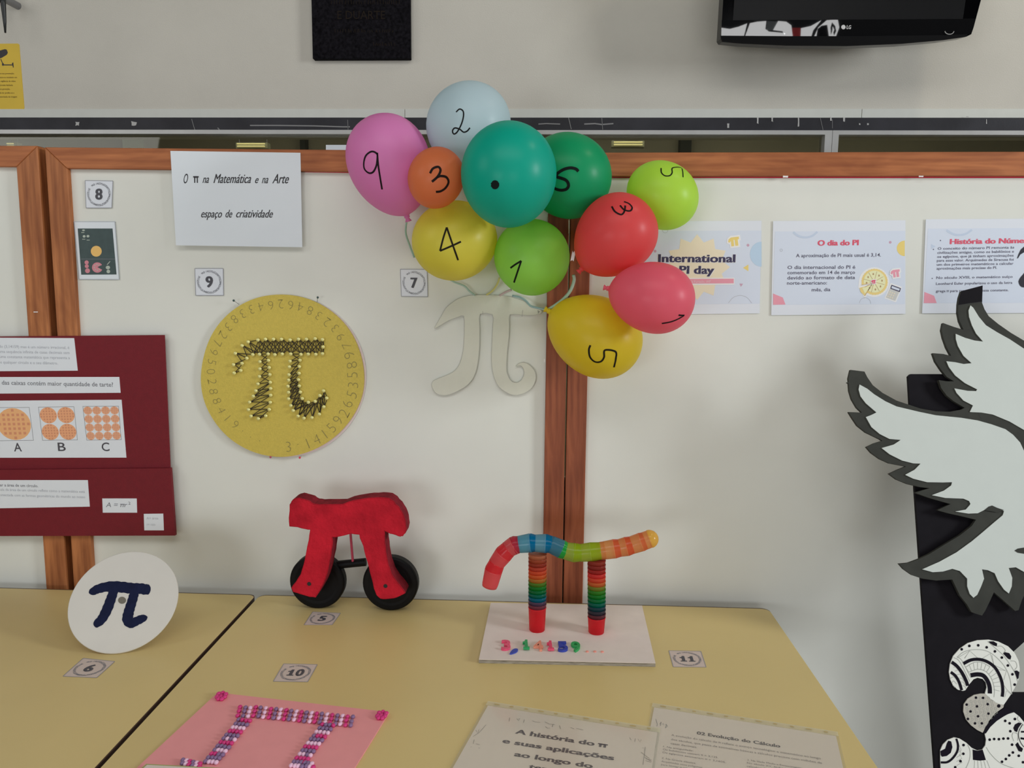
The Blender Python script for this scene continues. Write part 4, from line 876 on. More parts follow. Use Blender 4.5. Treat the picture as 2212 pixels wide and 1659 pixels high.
sn = [((232, 640), (224, 92, 96), 17.5), ((262, 520), (216, 58, 66), 19.5), ((292, 455), (226, 92, 96), 18.0), ((345, 385), (212, 60, 68), 20.0), ((395, 335), (222, 96, 100), 18.5), ((440, 308), (196, 56, 76), 20.0), ((480, 300), (98, 162, 182), 18.5), ((575, 288), (0, 122, 168), 20.5), ((618, 290), (104, 162, 182), 18.5), ((705, 293), (0, 122, 166), 20.5), ((752, 300), (70, 128, 152), 18.5), ((838, 340), (40, 172, 72), 20.0), ((875, 355), (162, 178, 74), 18.5), ((945, 370), (158, 182, 36), 20.5), ((1010, 372), (166, 182, 62), 18.8), ((1090, 365), (160, 182, 40), 20.5), ((1175, 355), (228, 150, 88), 19.0), ((1215, 350), (222, 160, 100), 19.5), ((1290, 338), (228, 108, 66), 20.5), ((1340, 330), (228, 150, 92), 19.0), ((1395, 318), (226, 104, 62), 20.5), ((1445, 305), (230, 152, 96), 19.0), ((1520, 280), (232, 124, 76), 20.0), ((1555, 268), (236, 156, 98), 19.0), ((1598, 252), (246, 176, 82), 0)]
for i in range(len(sn)-1):
    a = PSn.hit(*zc(*sn[i][0])); b = PSn.hit(*zc(*sn[i+1][0])); s = s_; L = (b-a).length
    r0 = sn[i][2]*s; r1 = (sn[i+1][2] or 19)*s
    bm = bmesh.new(); lathe(bm, a, (b-a), [(-.0055, r0*.93), (.0006, r0), (L*.9, r1*.985), (L-.0002, r1*1.0), (L+.0004, r1*.97)], 28)
    ob = mk('cup', bm, cupm(sn[i][1]), cs, smooth=True)
a = PSn.hit(*zc(1590, 255)); d = (PSn.hit(*zc(1660, 230))-a).normalized(); r = 19.6*s_
bm = bmesh.new(); lathe(bm, a, d, [(r*sin(k*pi/16)*1.0, r*cos(k*pi/16)) for k in range(8)]+[(r, 0)], 28, caps=False); mk('rounded_cup_base', bm, cupm((248, 178, 84)), cs, smooth=True)
PD = Plane((0, 0, ZB_+.0002), (0, 0, 1))
hgt = (PD.hit(1092, 1387)-PD.hit(1092, 1405)).length
for ch, x0, x1, yb, c_, nm in (('3', 1083, 1103, 1405.5, (214, 66, 96), 'pink glitter digit 3'), (',', 1102, 1119, 1406, (40, 56, 140), 'blue comma'), ('1', 1130, 1144, 1406, (30, 130, 74), 'green digit 1'), ('4', 1153, 1174, 1407, (226, 122, 100), 'salmon digit 4'), ('1', 1183, 1197, 1408, (210, 64, 92), 'pink digit 1'), ('5', 1206, 1228, 1408.5, (38, 54, 136), 'blue digit 5'), ('9', 1236, 1256, 1409, (34, 132, 70), 'green digit 9')):
    bm = bmesh.new(); A = PD.hit(x0, yb); B = PD.hit(x1, yb)
    if ch == ',':
        plate_bm([(1101, 1412), (1106, 1404), (1113, 1400.5), (1119, 1402), (1117, 1407), (1110, 1410.5)], PD, .002, .002, bm, smooth=2)
    else: text_w(bm, ch, A, (B-A).normalized(), PD.n.cross((B-A).normalized()), PD.n, fit=(B-A).length, capsize=hgt, bold=.06, res=3, extr=.04)
    bmesh.ops.recalc_face_normals(bm, faces=bm.faces)
    mk('glitter_digit', bm, mat('glitter_%d_%d_%d' % c_, c_, .5, noise=.2, nscale=500, e=.6), cs, label=nm)
for x, y in ((1268.5, 1408), (1285, 1408), (1301, 1408.5)):
    bm = bmesh.new(); lathe(bm, PD.hit(x, y), V((0, 0, 1)), [(0, .0034), (.0014, .003), (.0018, .001)], 12); mk('dot', bm, mat('salmon_dot', (220, 130, 116), .5), cs)

# ------------------------------------------------------------------ white disc leaning on the left table
wd = thing('white_pi_disc', 'white disc with a painted dark blue pi, leaning on the left table', 'plate')
DC = V((-.8510, -.2870, .8012)); DN = V((.161, -.757, .633)).normalized(); DR = .1044
PDk = Plane(DC, DN, u=DN.cross(V((0, 0, 1))).cross(DN) if False else V((1, 0, 0)))
DC.z = TZ+DR*sqrt(1-DN.z**2)+.004*DN.z
PDk = Plane(DC, DN)
s1_, t1_ = PDk.u, PDk.v
bm = bmesh.new(); prof = [(-.004, DR-.001), (-.003, DR), (-.001, DR), (0, DR-.001)]
lathe(bm, DC, DN, prof, 72); mk('disc', bm, mat('white_disc_coating', (172, 169, 162), .45, noise=.01, spec=.4, e=.6), wd)
z = mapz(60, 1150, .21097); DK = mat('dark_blue_paint', (14, 20, 46), .6, spec=.15, noise=.15, nscale=60, bump=.3)
M_pt = DK; 
def fat(pts, w_, nm, n_=5):
    bm = bmesh.new(); P = smooth_pts([PDk.hit(*z(*p), .0004+.0002*(nm != 'painted_bar')) for p in pts], n_); s = (PDk.hit(301, 1300)-PDk.hit(300, 1300)).length
    # width varies along the stroke
    N = len(P); L = []; Rr = []
    for i in range(N):
        t_ = (P[min(i+1, N-1)]-P[max(i-1, 0)]).normalized(); q = PDk.n.cross(t_)
        u = i/(N-1); wv = w_[0]*(1-u)+w_[1]*u if len(w_) == 2 else (w_[0]*(1-2*u)+w_[1]*2*u if u < .5 else w_[1]*(2-2*u)+w_[2]*(2*u-1))
        cap_ = min(1, sqrt(max(0, 1-(1-min(u, 1-u)*N/3.5)**2)) if min(u, 1-u)*N < 3.5 else 1)
        h = wv/2*s*.211*1.4*max(.25, cap_)*(1+.05*sin(i*1.9))
        L.append(P[i]+q*h); Rr.append(P[i]-q*h)
    prism(bm, L+Rr[::-1], PDk.n, .0003); bmesh.ops.recalc_face_normals(bm, faces=bm.faces); return mk(nm, bm, DK, wd)
fat([(655, 640), (680, 600), (740, 572), (850, 552), (960, 560), (1060, 572), (1150, 575), (1215, 585), (1258, 580)], (66, 84, 80), 'painted_bar')
fat([(888, 556), (872, 620), (848, 690), (815, 780), (770, 870), (725, 920), (672, 938)], (66, 78, 66), 'painted_stroke')
fat([(1100, 566), (1090, 620), (1075, 680), (1050, 760), (1030, 830), (1025, 890), (1062, 930), (1120, 905), (1175, 878), (1195, 845)], (66, 78, 62), 'painted_stroke')
plate('centre_hole', [z(*p) for p in circ(965, 695, 41, 36, 20, 0, 2*pi)], PDk, .0005, .0004, mat('grey_hole', (92, 88, 78), .8), wd)
bk = DC-DN*.0045
bm = bmesh.new(); tube(bm, [bk+V((0, 0, 0))+PDk.v*.03, V((bk.x+.0, bk.y+.075, TZ+.004))], .004, 8); mk('rear_prop', bm, mat('prop_wood', (140, 110, 80), .7), wd)

# ------------------------------------------------------------------ papers on the table
def sheet(label, TLp, TRp, h, zoff, nm, mname, col, thick=.0004, group=None, **kw):
    t = thing(nm, label, 'paper', group); pl = Plane((0, 0, TZ+zoff), (0, 0, 1))
    A = pl.hit(*TLp); B = pl.hit(*TRp); u = (B-A).normalized(); v = V((0, 0, 1)).cross(u)
    bm = bmesh.new(); prism(bm, [B, A, A-v*h, B-v*h], V((0, 0, 1)), thick); bmesh.ops.recalc_face_normals(bm, faces=bm.faces)
    mk('sheet', bm, mat(mname, col, .6, e=.62, **kw), t); return t, pl, A, B, u, v
Mfilm = bpy.data.materials.new('clear_film'); Mfilm.use_nodes = True; nt = Mfilm.node_tree; nt.nodes.remove(nt.nodes['Principled BSDF'])
tr = nt.nodes.new('ShaderNodeBsdfTransparent'); tr.inputs[0].default_value = (.97, .97, .95, 1); gl = nt.nodes.new('ShaderNodeBsdfGlossy'); gl.inputs['Roughness'].default_value = .12; df = nt.nodes.new('ShaderNodeBsdfDiffuse'); df.inputs[0].default_value = (.8, .78, .72, 1)
m1 = nt.nodes.new('ShaderNodeMixShader'); m1.inputs[0].default_value = .05; m2 = nt.nodes.new('ShaderNodeMixShader'); m2.inputs[0].default_value = .06
nt.links.new(tr.outputs[0], m1.inputs[1]); nt.links.new(gl.outputs[0], m1.inputs[2]); nt.links.new(m1.outputs[0], m2.inputs[1]); nt.links.new(df.outputs[0], m2.inputs[2]); nt.links.new(m2.outputs[0], nt.nodes['Material Output'].inputs[0])
M_strip = mat('hazy_sleeve_edge', (214, 196, 182), .35, trans=.45, e=.62)
def sleeve(t, A, B, u, v, h, zt):
    n = V((0, 0, 1)); o = V((0, 0, zt)); 
    bm = bmesh.new(); prism(bm, [p+o for p in (B+u*.004, A-u*.004, A-u*.004-v*(h+.004), B+u*.004-v*(h+.004))], n, .0002); mk('sleeve_film', bm, Mfilm, t)
    bm = bmesh.new(); prism(bm, [p+o for p in (B+u*.004+v*.013, A-u*.004+v*.013, A-u*.004+v*.0005, B+u*.004+v*.0005)], n, .0006); mk('binding_strip', bm, M_strip, t)
    bm = bmesh.new(); L = (B-A).length
    for k in range(11):
        c = A+u*(L*(.05+.9*k/10))+v*.0068+o+n*.0002; w_ = .0035 if k % 3 else .0055
        prism(bm, [c+u*w_*cos(-a)+v*.0022*sin(-a) for a in [2*pi*q/10 for q in range(10)]], n, 0)
    mk('punched_holes', bm, mat('hole_brown', (156, 140, 96), .6), t)
t2, p2, A, B, u, v = sheet('printed page 02 Evolucao do Calculo in a clear sleeve, at the right of the table', (1413, 1528), (1806, 1590), .205, .0007, 'sleeved_page', 'page_paper', (194, 184, 176))
sleeve(t2, A, B, u, v, .205, .0006); z = mapz(1380, 1480, .24412)
bm = bmesh.new(); text_px(bm, '02 Evolução do Cálculo', z(512, 434), z(1253, 553), p2, .0003, cap=11.5, bold=.03, res=3)
mk('page_title', bm, mat('page_title_ink', (70, 62, 66), .7), t2)
bm = bmesh.new()
for s, a, b in (('A evolução do cálculo de π reflete o avanço tecnológico e matemático ao longo', (288, 448), (1612, 657)), ('dos séculos, que passa de estimativas básicas a cálculos precisos com milhões de', (285, 486), (1622, 697)), ('casas decimais.', (282, 522), (516, 558)), ('1. Na antiguidade:', (215, 549), (482, 588)), ('Os babilónios usavam π ≈ 3,125.', (212, 574), (703, 648)), ('Os egípcios estimaram π ≈ 3,1605.', (208, 600), (770, 690)), ('2. Na Grécia clássica:', (203, 652), (506, 698)), ('Arquimedes usou polígonos', (200, 680), (560, 735)), ('para limitar o valor de π.', (196, 708), (540, 760)), ('3. Na Idade Média e Renascimento:', (960, 668), (1450, 742)), ('No século XV, Al-Kashi', (958, 694), (1320, 748)), ('calculou 16 casas.', (955, 722), (1250, 766))):
    text_px(bm, s, z(*a), z(*b), p2, .0003, cap=7.4 if a[1] < 530 else 6.2, bold=.0)
mk('page_text', bm, mat('page_text_ink', (120, 112, 110), .7), t2)
bm = bmesh.new(); 
for pts in ([(150, 300), (165, 350), (158, 362)], [(185, 345), (198, 325), (190, 360)], [(205, 350), (215, 335), (222, 355)], [(235, 345), (255, 362), (235, 380), (246, 345)]): stroke_bm(bm, [z(*p) for p in pts], 1, p2, .0003)
mk('pencil_marks', bm, M_inkg, t2)
t1, p1, A, B, u, v = sheet('sleeved title page about the history of pi, at the bottom centre of the table', (1054, 1524), (1420, 1582), .205, .0022, 'sleeved_page', 'page_paper', (194, 184, 176))
sleeve(t1, A, B, u, v, .205, .0006); z = mapz(960, 1480, .22604)
bm = bmesh.new()
for s, a, b in (('A história do π', (672, 460), (1556, 600)), ('e suas aplicações', (548, 548), (1620, 718)), ('ao longo do', (662, 676), (1415, 795)), ('tempo', (800, 795), (1190, 857))): text_px(bm, s, z(*a), z(*b), p1, .0003, cap=15.5, bold=.035, res=3)
mk('page_title', bm, mat('page_title_ink', (70, 62, 66), .7), t1)
bm = bmesh.new()
for pts in ([(275, 490), (330, 455), (380, 400), (398, 378)], [(300, 430), (320, 462), (330, 425)], [(625, 310), (618, 345)], [(690, 320), (710, 340), (722, 318), (700, 325)], [(765, 330), (755, 358)], [(840, 340), (870, 352), (915, 355)], [(960, 350), (1000, 370), (1055, 378)], [(1040, 372), (1030, 400)], [(965, 395), (985, 412), (1010, 410)], [(1100, 385), (1110, 418)], [(1205, 405), (1240, 418)], [(1260, 412), (1325, 428)], [(1770, 500), (1785, 525)], [(1825, 510), (1818, 540)], [(1850, 515), (1870, 545), (1880, 520)], [(1920, 590), (1898, 760)], [(1880, 640), (1930, 680), (1960, 700)], [(1915, 690), (1980, 730)], [(1920, 720), (1975, 738)], [(1925, 705), (1978, 715)], [(1890, 600), (1905, 600)], [(285, 520), (275, 560)], [(300, 560), (340, 570)], [(250, 590), (260, 592)], [(325, 600), (338, 602)]): stroke_bm(bm, [z(*p) for p in pts], 1.2, p1, .0003)
mk('pencil_marks', bm, mat('faint_pencil', (128, 122, 116), .7), t1)

# pink card with beads
pkc, pp, A, B, u, v = sheet('pink card with a pi made of magenta and grey beads', (470, 1496), (841, 1538), .262, .0026, 'beaded_card', 'pink_card', (196, 128, 130), thick=.0024, noise=.02)
pkc['category'] = 'card'
# outline of the card's left side leans in the photo: true rectangle is close enough
z = mapz(280, 1380, .27125)
bm = bmesh.new(); bmesh.ops.create_uvsphere(bm, u_segments=10, v_segments=6, radius=1)
bmesh.ops.scale(bm, vec=(.0036, .0046, .0032), verts=bm.verts)
BM = {}
for nm, c_ in (('magenta', (176, 40, 104)), ('mauve', (112, 88, 122)), ('pale', (202, 164, 186))):
    me = bpy.data.meshes.new('bead_'+nm); bm.to_mesh(me); me.materials.append(mat('bead_'+nm, c_, .4, e=.62))
    for p in me.polygons: p.use_smooth = True
    BM[nm] = me
bm.free()
ang = atan2(u.y, u.x)
def bead(x, y, k, sc_=1): place('bead', BM[k], pp.hit(*z(x, y), .0030), pkc, rot=(0, 0, ang+random.uniform(-.3, .3)), scale=(sc_, sc_, 1))
CYC = ['magenta', 'mauve', 'pale']
def row_leg(x0, y0, x1, y1, n_):
    for i in range(n_):
        t_ = i/(n_-1); cx_ = x0+(x1-x0)*t_; cy_ = y0+(y1-y0)*t_
        for j in range(4):
            o_ = (j-1.5)*29; bead(cx_+o_+random.uniform(-2, 2), cy_+o_*.10+random.uniform(-2, 2), CYC[i % 3] if random.random() > .12 else 'mauve')
row_leg(913, 648, 648, 978, 12); row_leg(1578, 685, 1330, 1012, 12)
for i in range(23):
    t_ = i/22; cx_ = 872+(1768-872)*t_; cy_ = 566+(655-566)*t_+(8 if i < 3 else 0)
    if i < 3: cy_ -= 0
    for j in range(3): bead(cx_-(j-1)*9+random.uniform(-2, 2), cy_+(j-1)*33+random.uniform(-2, 2), CYC[i % 3], 1.06)
for i in range(6): bead(425+i*27, 965+i*6, CYC[(i+1) % 3]); bead(420+i*27, 990+i*6, CYC[(i+1) % 3])
for i in range(3): bead(1395+i*28, 985+i*5, CYC[i % 3]); bead(1410+i*26, 1012+i*5, CYC[(i+1) % 3])
for X0, Y0 in ((735, 448), (2012, 600)):
    for a, b in ((-25, -12), (5, -18), (30, -8), (-38, 12), (-8, 10), (22, 14), (-28, 28), (0, 30)): bead(X0+a, Y0+b, 'magenta', 1.1)
gc = thing('green_edged_card', 'corner of a white card with a green edge, lying over the pink card', 'card')
pg = Plane((0, 0, TZ+.0075), (0, 0, 1))
A = pg.hit(316, 1650); B = pg.hit(500, 1660); u = (B-A).normalized(); v = V((0, 0, 1)).cross(u); B = A+u*.15
bm = bmesh.new(); prism(bm, [B, A, A-v*.12-u*.02, B-v*.12-u*.02], V((0, 0, 1)), .0012); mk('green_border', bm, mat('green_border', (136, 140, 82), .6), gc)
bm = bmesh.new(); prism(bm, [p+V((0, 0, .0006)) for p in (B-v*.003-u*.003, A-v*.003+u*.003, A-v*.117-u*.015, B-v*.117-u*.02)], V((0, 0, 1)), .0006); mk('white_face', bm, mat('card_face', (182, 172, 164), .6), gc)

# ------------------------------------------------------------------ winged cut-out leaning on the right board
wg = thing('winged_cutout', 'large white wings with black outlines on a black patterned panel, leaning at the right', 'cutout')
slope = .26; PN = Plane((0, -.150, 1.26), (0, -1, slope))
M_pan = mat('black_panel', (17, 15, 19), .7, noise=.12, nscale=40, spec=.12); M_bord = mat('black_outline_board', (48, 49, 45), .75, noise=.12, nscale=30, spec=.2); M_wing = mat('white_wing_board', (170, 176, 171), .65, noise=.01)
pts = [(1967, 808), (1962, 813), (1977, 1064), (1992, 1280), (2005, 1459), (2020, 1659)]
P = [PN.hit(*p) for p in pts]
bot = P[-1]; dn = -PN.v if PN.v.z > 0 else PN.v
kk = bot.z/abs(dn.z); Pb = bot+dn*kk+V((.02, 0, 0)); rgt = 2480
P.append(Pb); 
P.append(V((PN.hit(rgt, 1500).x, Pb.y, Pb.z)))
P += [PN.hit(rgt, 1497), PN.hit(2165, 1497), PN.hit(2190, 1407), PN.hit(2212, 1387), PN.hit(2300, 1300), PN.hit(rgt, 1200), PN.hit(rgt, 808)]
bm = bmesh.new(); prism(bm, P, PN.n, .008); bmesh.ops.recalc_face_normals(bm, faces=bm.faces); mk('black_panel', bm, M_pan, wg)
bm = bmesh.new(); q1 = PN.hit(2330, 1100, -.008); tube(bm, [q1, V((q1.x, -.06, .0))], .012, 8); mk('rear_strut', bm, M_steel, wg)
z5 = mapz(1780, 600, .30147); z6 = mapz(1780, 1050, .36706); z7 = mapz(2000, 1370, .1742)
upper_o = [z5(*p) for p in [(1137, 55), (985, 95), (970, 140), (962, 190), (960, 250), (972, 310), (1000, 373), (925, 350), (853, 324), (843, 375), (855, 430), (880, 500), (912, 560), (855, 546), (779, 540), (800, 600), (840, 660), (880, 710), (932, 742), (880, 742), (822, 733), (840, 790), (880, 845), (930, 885), (985, 918), (1040, 950)]]
top_lower = [z5(*p) for p in [(190, 660), (290, 672), (310, 712), (350, 770), (420, 825), (520, 880), (600, 907), (690, 937), (800, 957), (900, 960), (985, 945), (1020, 925)]]
low_left = [z5(*p) for p in [(190, 660), (176, 720), (178, 745), (166, 749), (178, 758), (182, 810), (200, 870), (235, 930), (272, 966), (230, 964), (177, 962), (200, 1000), (240, 1060), (300, 1108), (400, 1156), (418, 1168), (360, 1186), (304, 1213), (340, 1255), (400, 1298), (470, 1330), (588, 1352), (530, 1375), (467, 1405), (520, 1445), (600, 1478), (690, 1500), (757, 1508), (700, 1525), (652, 1541)]]
low_left += [z6(*p) for p in [(620, 70), (745, 106), (705, 124), (668, 142), (730, 160), (800, 175), (895, 198), (870, 235), (800, 290), (700, 350), (620, 400), (560, 430), (500, 452), (442, 458), (470, 490), (520, 525), (580, 545), (660, 556), (755, 550), (775, 592), (800, 645), (840, 695), (868, 742), (905, 755), (930, 762), (948, 735), (975, 680), (1000, 625), (1050, 668), (1100, 712), (1125, 735), (1145, 730), (1165, 670), (1200, 600), (1350, 560)]]
black = [(2390, 752), (2295, 800)]
upper_r = [z5(*p) for p in [(1433, 450), (1340, 395), (1250, 332), (1180, 275), (1150, 225), (1133, 180)]]
rim = [(2400, 790)]+upper_r+upper_o
plate('upper_outline', rim+[z5(1075, 912), z5(1045, 962), z5(1130, 966), (2400, 1000)], PN, .014, .008, M_bord, wg)
plate('lower_outline', top_lower[::-1]+low_left[1:]+[(2400, 1240), (2400, 1000), z5(1433, 1090), z5(1330, 1030), z5(1210, 980), z5(1130, 966), z5(1045, 962), z5(1073, 912)], PN, .0145, .008, M_bord, wg)
uw = [z5(*p) for p in [(1050, 198), (1036, 235), (1040, 280), (1060, 340), (1090, 400), (1140, 457), (1080, 450), (1010, 430), (944, 402), (945, 440), (960, 490), (1000, 560), (1058, 612), (1000, 618), (940, 605), (877, 598), (895, 640), (940, 700), (1010, 755), (1098, 800), (1090, 812), (1030, 810), (935, 793), (950, 825), (1000, 880), (1068, 915), (1045, 962), (1130, 966), (1210, 980), (1330, 1030), (1433, 1090)]]+[(2400, 1010), (2400, 850)]+[z5(*p) for p in [(1433, 508), (1330, 440), (1240, 390), (1160, 340), (1110, 280), (1070, 215)]]
plate('upper_wing', uw, PN, .0160, .0012, M_wing, wg)
lw = [z5(*p) for p in [(255, 765), (248, 800), (262, 850), (300, 900), (376, 965), (335, 985), (300, 998), (340, 1070), (400, 1120), (470, 1155), (550, 1162), (500, 1195), (413, 1220), (470, 1265), (560, 1310), (640, 1330), (692, 1332), (650, 1375), (582, 1412), (640, 1440), (740, 1465), (850, 1467), (918, 1465), (912, 1488), (860, 1525), (773, 1558), (870, 1578), (1000, 1583), (1040, 1600), (1050, 1620)]]
lw += [z6(*p) for p in [(858, 112), (835, 138), (772, 150), (850, 162), (905, 160), (945, 140), (990, 118), (1060, 148), (1052, 172), (1000, 215), (930, 275), (870, 325), (780, 390), (680, 445), (578, 490), (640, 507), (700, 503), (755, 487), (800, 500), (843, 545), (843, 590), (858, 635), (880, 657), (902, 640), (925, 590), (942, 545), (930, 490), (965, 495), (1005, 513), (1025, 560), (1060, 610), (1088, 632), (1105, 590), (1108, 540), (1087, 482), (1130, 478), (1177, 505)]]
lw += [(2400, 1240), (2400, 1150)]+[z5(*p) for p in [(1433, 1240), (1405, 1180), (1355, 1125), (1300, 1085), (1200, 1050), (1100, 1022), (980, 1003), (800, 985), (680, 960), (520, 922), (440, 885), (360, 835), (310, 795)]]
plate('lower_wing', lw, PN, .0165, .0012, M_wing, wg)
plate('feather_mark', [z6(*p) for p in [(1122, 380), (1140, 368), (1177, 362), (1230, 362), (1230, 402), (1177, 398), (1140, 392)]], PN, .0172, .0004, M_bord, wg)
plate('feather_mark', [z5(*p) for p in [(1150, 1665), (1180, 1640), (1205, 1632), (1240, 1648), (1290, 1665), (1240, 1680)]], PN, .0172, .0004, M_bord, wg)
plate('black_tip', [z5(*p) for p in [(1137, 55), (985, 95), (970, 140), (963, 195), (1050, 180), (1133, 172)]], PN, .0146, .0005, M_pan, wg)
# lighter and darker lengths of tape along the outlines
bm = bmesh.new()
for a, b in (((963, 197), (1134, 172)), ((1000, 380), (1092, 362)), ((1150, 345), (1205, 320)), ((515, 922), (528, 884)), ((398, 1155), (415, 1117)), ((775, 952), (782, 985)), ((1095, 955), (1130, 1012))): stroke_bm(bm, [z5(*a), z5(*b)], 1, PN, .0148)
mk('tape_joints', bm, mat('tape_joint', (30, 30, 28), .5), wg)
# zentangle pieces on the panel
M_zw = mat('white_patterned_card', (196, 197, 190), .65); M_zk = mat('pattern_black', (16, 12, 22), .7, spec=.12); M_zg = mat('pattern_grey_line', (140, 142, 136), .7); M_zl = mat('pattern_grey_card', (160, 156, 146), .7)
c7 = lambda L: [z7(*p) for p in L]
plate('round_pattern_piece', c7([(460, 703), (400, 690), (340, 640), (303, 560), (288, 470), (300, 370), (340, 270), (420, 180), (520, 110), (640, 75), (780, 68), (900, 92), (1020, 150), (1100, 230), (1150, 330), (1165, 430), (1150, 560), (1100, 670), (1050, 755), (965, 878), (870, 850), (790, 800), (735, 735), (755, 660), (745, 600), (705, 555), (640, 540), (590, 560), (540, 620), (490, 695)]), PN, .0020, .0018, M_zw, wg)
plate('dotted_pattern_piece', c7([(738, 738), (800, 800), (880, 850), (968, 882), (960, 910), (860, 980), (780, 1080), (725, 1190), (705, 1222), (640, 1190), (560, 1130), (500, 1060), (465, 960), (470, 870), (520, 800), (600, 752), (680, 737)]), PN, .0020, .0018, M_zl, wg)
plate('lower_pattern_piece', c7([(195, 1900), (180, 1560), (180, 1440), (210, 1370), (270, 1310), (350, 1280), (420, 1295), (500, 1345), (570, 1410), (640, 1443), (700, 1432), (738, 1380), (748, 1310), (733, 1240), (760, 1180), (830, 1110), (930, 1040), (1020, 990), (1095, 970), (1160, 1020), (1217, 1090), (1400, 1300), (1500, 1900)]), PN, .0020, .0018, M_zw, wg)
bm = bmesh.new()
def kk_(L): plate_bm(c7(L), PN, .0024, .0002, bm)
def ks(L, w_, sm=5): stroke_bm(bm, c7(L), w_*.1742, PN, .0025, sm=sm)
ks([(465, 365), (560, 320), (660, 312), (760, 340), (850, 405), (910, 500), (945, 600), (955, 700), (948, 775)], 38)
ks([(555, 510), (640, 498), (710, 512), (760, 570), (790, 650), (795, 735)], 52)
ks([(320, 345), (385, 395), (450, 480), (500, 580), (520, 640)], 42); ks([(310, 470), (370, 520), (415, 600), (445, 695)], 36)
kk_([(775, 90), (840, 88), (885, 115), (880, 150), (840, 140), (800, 115)]); kk_([(958, 240), (980, 222), (1035, 235), (1060, 275), (1050, 315), (1020, 305)]); kk_([(1095, 455), (1130, 450), (1160, 470), (1150, 545), (1135, 560), (1115, 510)])
for x, y in ((445, 187), (540, 145), (650, 138), (755, 163), (857, 213), (943, 290), (1018, 388), (1075, 497), (1102, 625)): kk_(circ(x, y, 17, n=10))
for x, y in ((622, 787), (710, 790), (768, 868), (635, 895), (507, 873), (555, 958), (777, 985), (648, 1018), (522, 1050), (610, 1106), (695, 1106)): kk_(circ(x, y, 16, n=10))
kk_(circ(905, 890, 22, n=10))
for x, y in ((792, 1308), (848, 1300), (907, 1302), (963, 1295), (1020, 1293), (985, 1075), (1040, 1105), (1105, 1052), (1048, 1203), (1070, 1370), (1080, 1467), (1035, 1503), (993, 1548), (945, 1582), (1153, 1508), (1205, 1588), (468, 1375), (466, 1483), (430, 1575), (365, 1650)): kk_(circ(x, y, 17, n=10))
kk_([(710, 1225), (740, 1150), (820, 1050), (920, 950), (985, 905), (1085, 960), (980, 1010), (880, 1075), (800, 1150), (745, 1230)])
kk_([(1085, 1165), (1105, 1120), (1150, 1095), (1190, 1105), (1150, 1160), (1130, 1215), (1100, 1200)]); kk_([(1110, 1370), (1140, 1340), (1165, 1385), (1205, 1420), (1190, 1460), (1150, 1450)])
kk_([(580, 1430), (640, 1445), (705, 1432), (745, 1560), (670, 1568), (585, 1558)])
kk_([(262, 1350), (280, 1320), (315, 1330), (330, 1400), (310, 1470), (260, 1510), (200, 1520), (185, 1500), (180, 1450), (240, 1420)])
ks([(378, 1295), (398, 1370), (390, 1450), (340, 1530), (270, 1585), (185, 1590)], 26)
ks([(1200, 1120), (1160, 1190), (1150, 1260), (1175, 1340), (1217, 1400)], 8); ks([(1180, 1210), (1240, 1210)], 20); ks([(1175, 1290), (1240, 1300)], 24)
bmesh.ops.recalc_face_normals(bm, faces=bm.faces); mk('black_pattern', bm, M_zk, wg)
bm = bmesh.new()
def gs(L, w_=7, sm=5): stroke_bm(bm, c7(L), w_*.1742, PN, .0023, sm=sm)
gs([(390, 285), (460, 225), (560, 195), (700, 195), (810, 235), (920, 330), (1000, 440), (1045, 560), (1068, 740)])
gs([(385, 280), (450, 330), (560, 540)]); gs([(345, 290), (420, 340), (545, 585)])
for a, b, c_ in (((400, 290), (545, 205), (480, 300)), ((480, 300), (545, 205), (640, 292)), ((700, 300), (800, 240), (845, 380)), ((820, 260), (845, 380), (985, 450)), ((890, 435), (1000, 455), (965, 570)), ((975, 640), (1000, 680), (1068, 745)), ((980, 780), (1000, 700), (1060, 745))): gs([a, b, c_], 5, 0)
gs([(535, 470), (640, 435), (730, 455), (790, 510), (830, 590), (850, 690), (845, 780)]); gs([(500, 405), (600, 350), (700, 352), (790, 400)])
for k in range(13):
    a = radians(-125+k*11.5); gs([(640+185*cos(a)+k*1.5, 640+205*sin(a)), (640+265*cos(a)+k*1.5, 640+290*sin(a))], 5, 0)
gs([(880, 150), (940, 150), (985, 200), (960, 235)]); gs([(1050, 330), (1110, 340), (1130, 400), (1100, 445)]); gs([(765, 90), (860, 170), (960, 260), (1040, 370), (1100, 470), (1140, 590)])
for y0 in range(390, 660, 48): gs([(345+(y0-390)*.28, y0+20), (400+(y0-390)*.3, y0+10), (430+(y0-390)*.3, y0+50)], 5)
for y0 in (530, 580, 640): gs([(300+(y0-530)*.5, y0+20), (345, y0), (385, y0+40)], 5)
for yy in range(790, 1180, 44):
    for xx in range(500, 900, 50):
        X_ = xx+(yy % 88)*.3
        if (X_-690)**2/200**2+(yy-960)**2/190**2 < 1 and X_+yy < 1890-0: gs([(X_-12, yy-14), (X_+10, yy-12), (X_+12, yy+14), (X_-10, yy+13), (X_-13, yy-12)], 4, 2)
gs([(748, 1400), (800, 1480), (900, 1580), (1020, 1640), (1200, 1690)]); gs([(520, 1370), (548, 1450), (540, 1560), (480, 1700)]); gs([(1150, 1010), (1140, 1060), (1217, 1130)]); gs([(1085, 1215), (1070, 1260), (1090, 1325)]); gs([(1100, 1220), (1140, 1240), (1140, 1320)])
for k in range(5): gs([(605+k*38, 1565), (600+k*52, 1700)], 5, 0)
for k in range(4): gs([(400+k*8, 1345+k*70), (440+k*4, 1440+k*50), (380, 1480+k*50)], 5, 0)
mk('fine_pattern', bm, M_zg, wg)

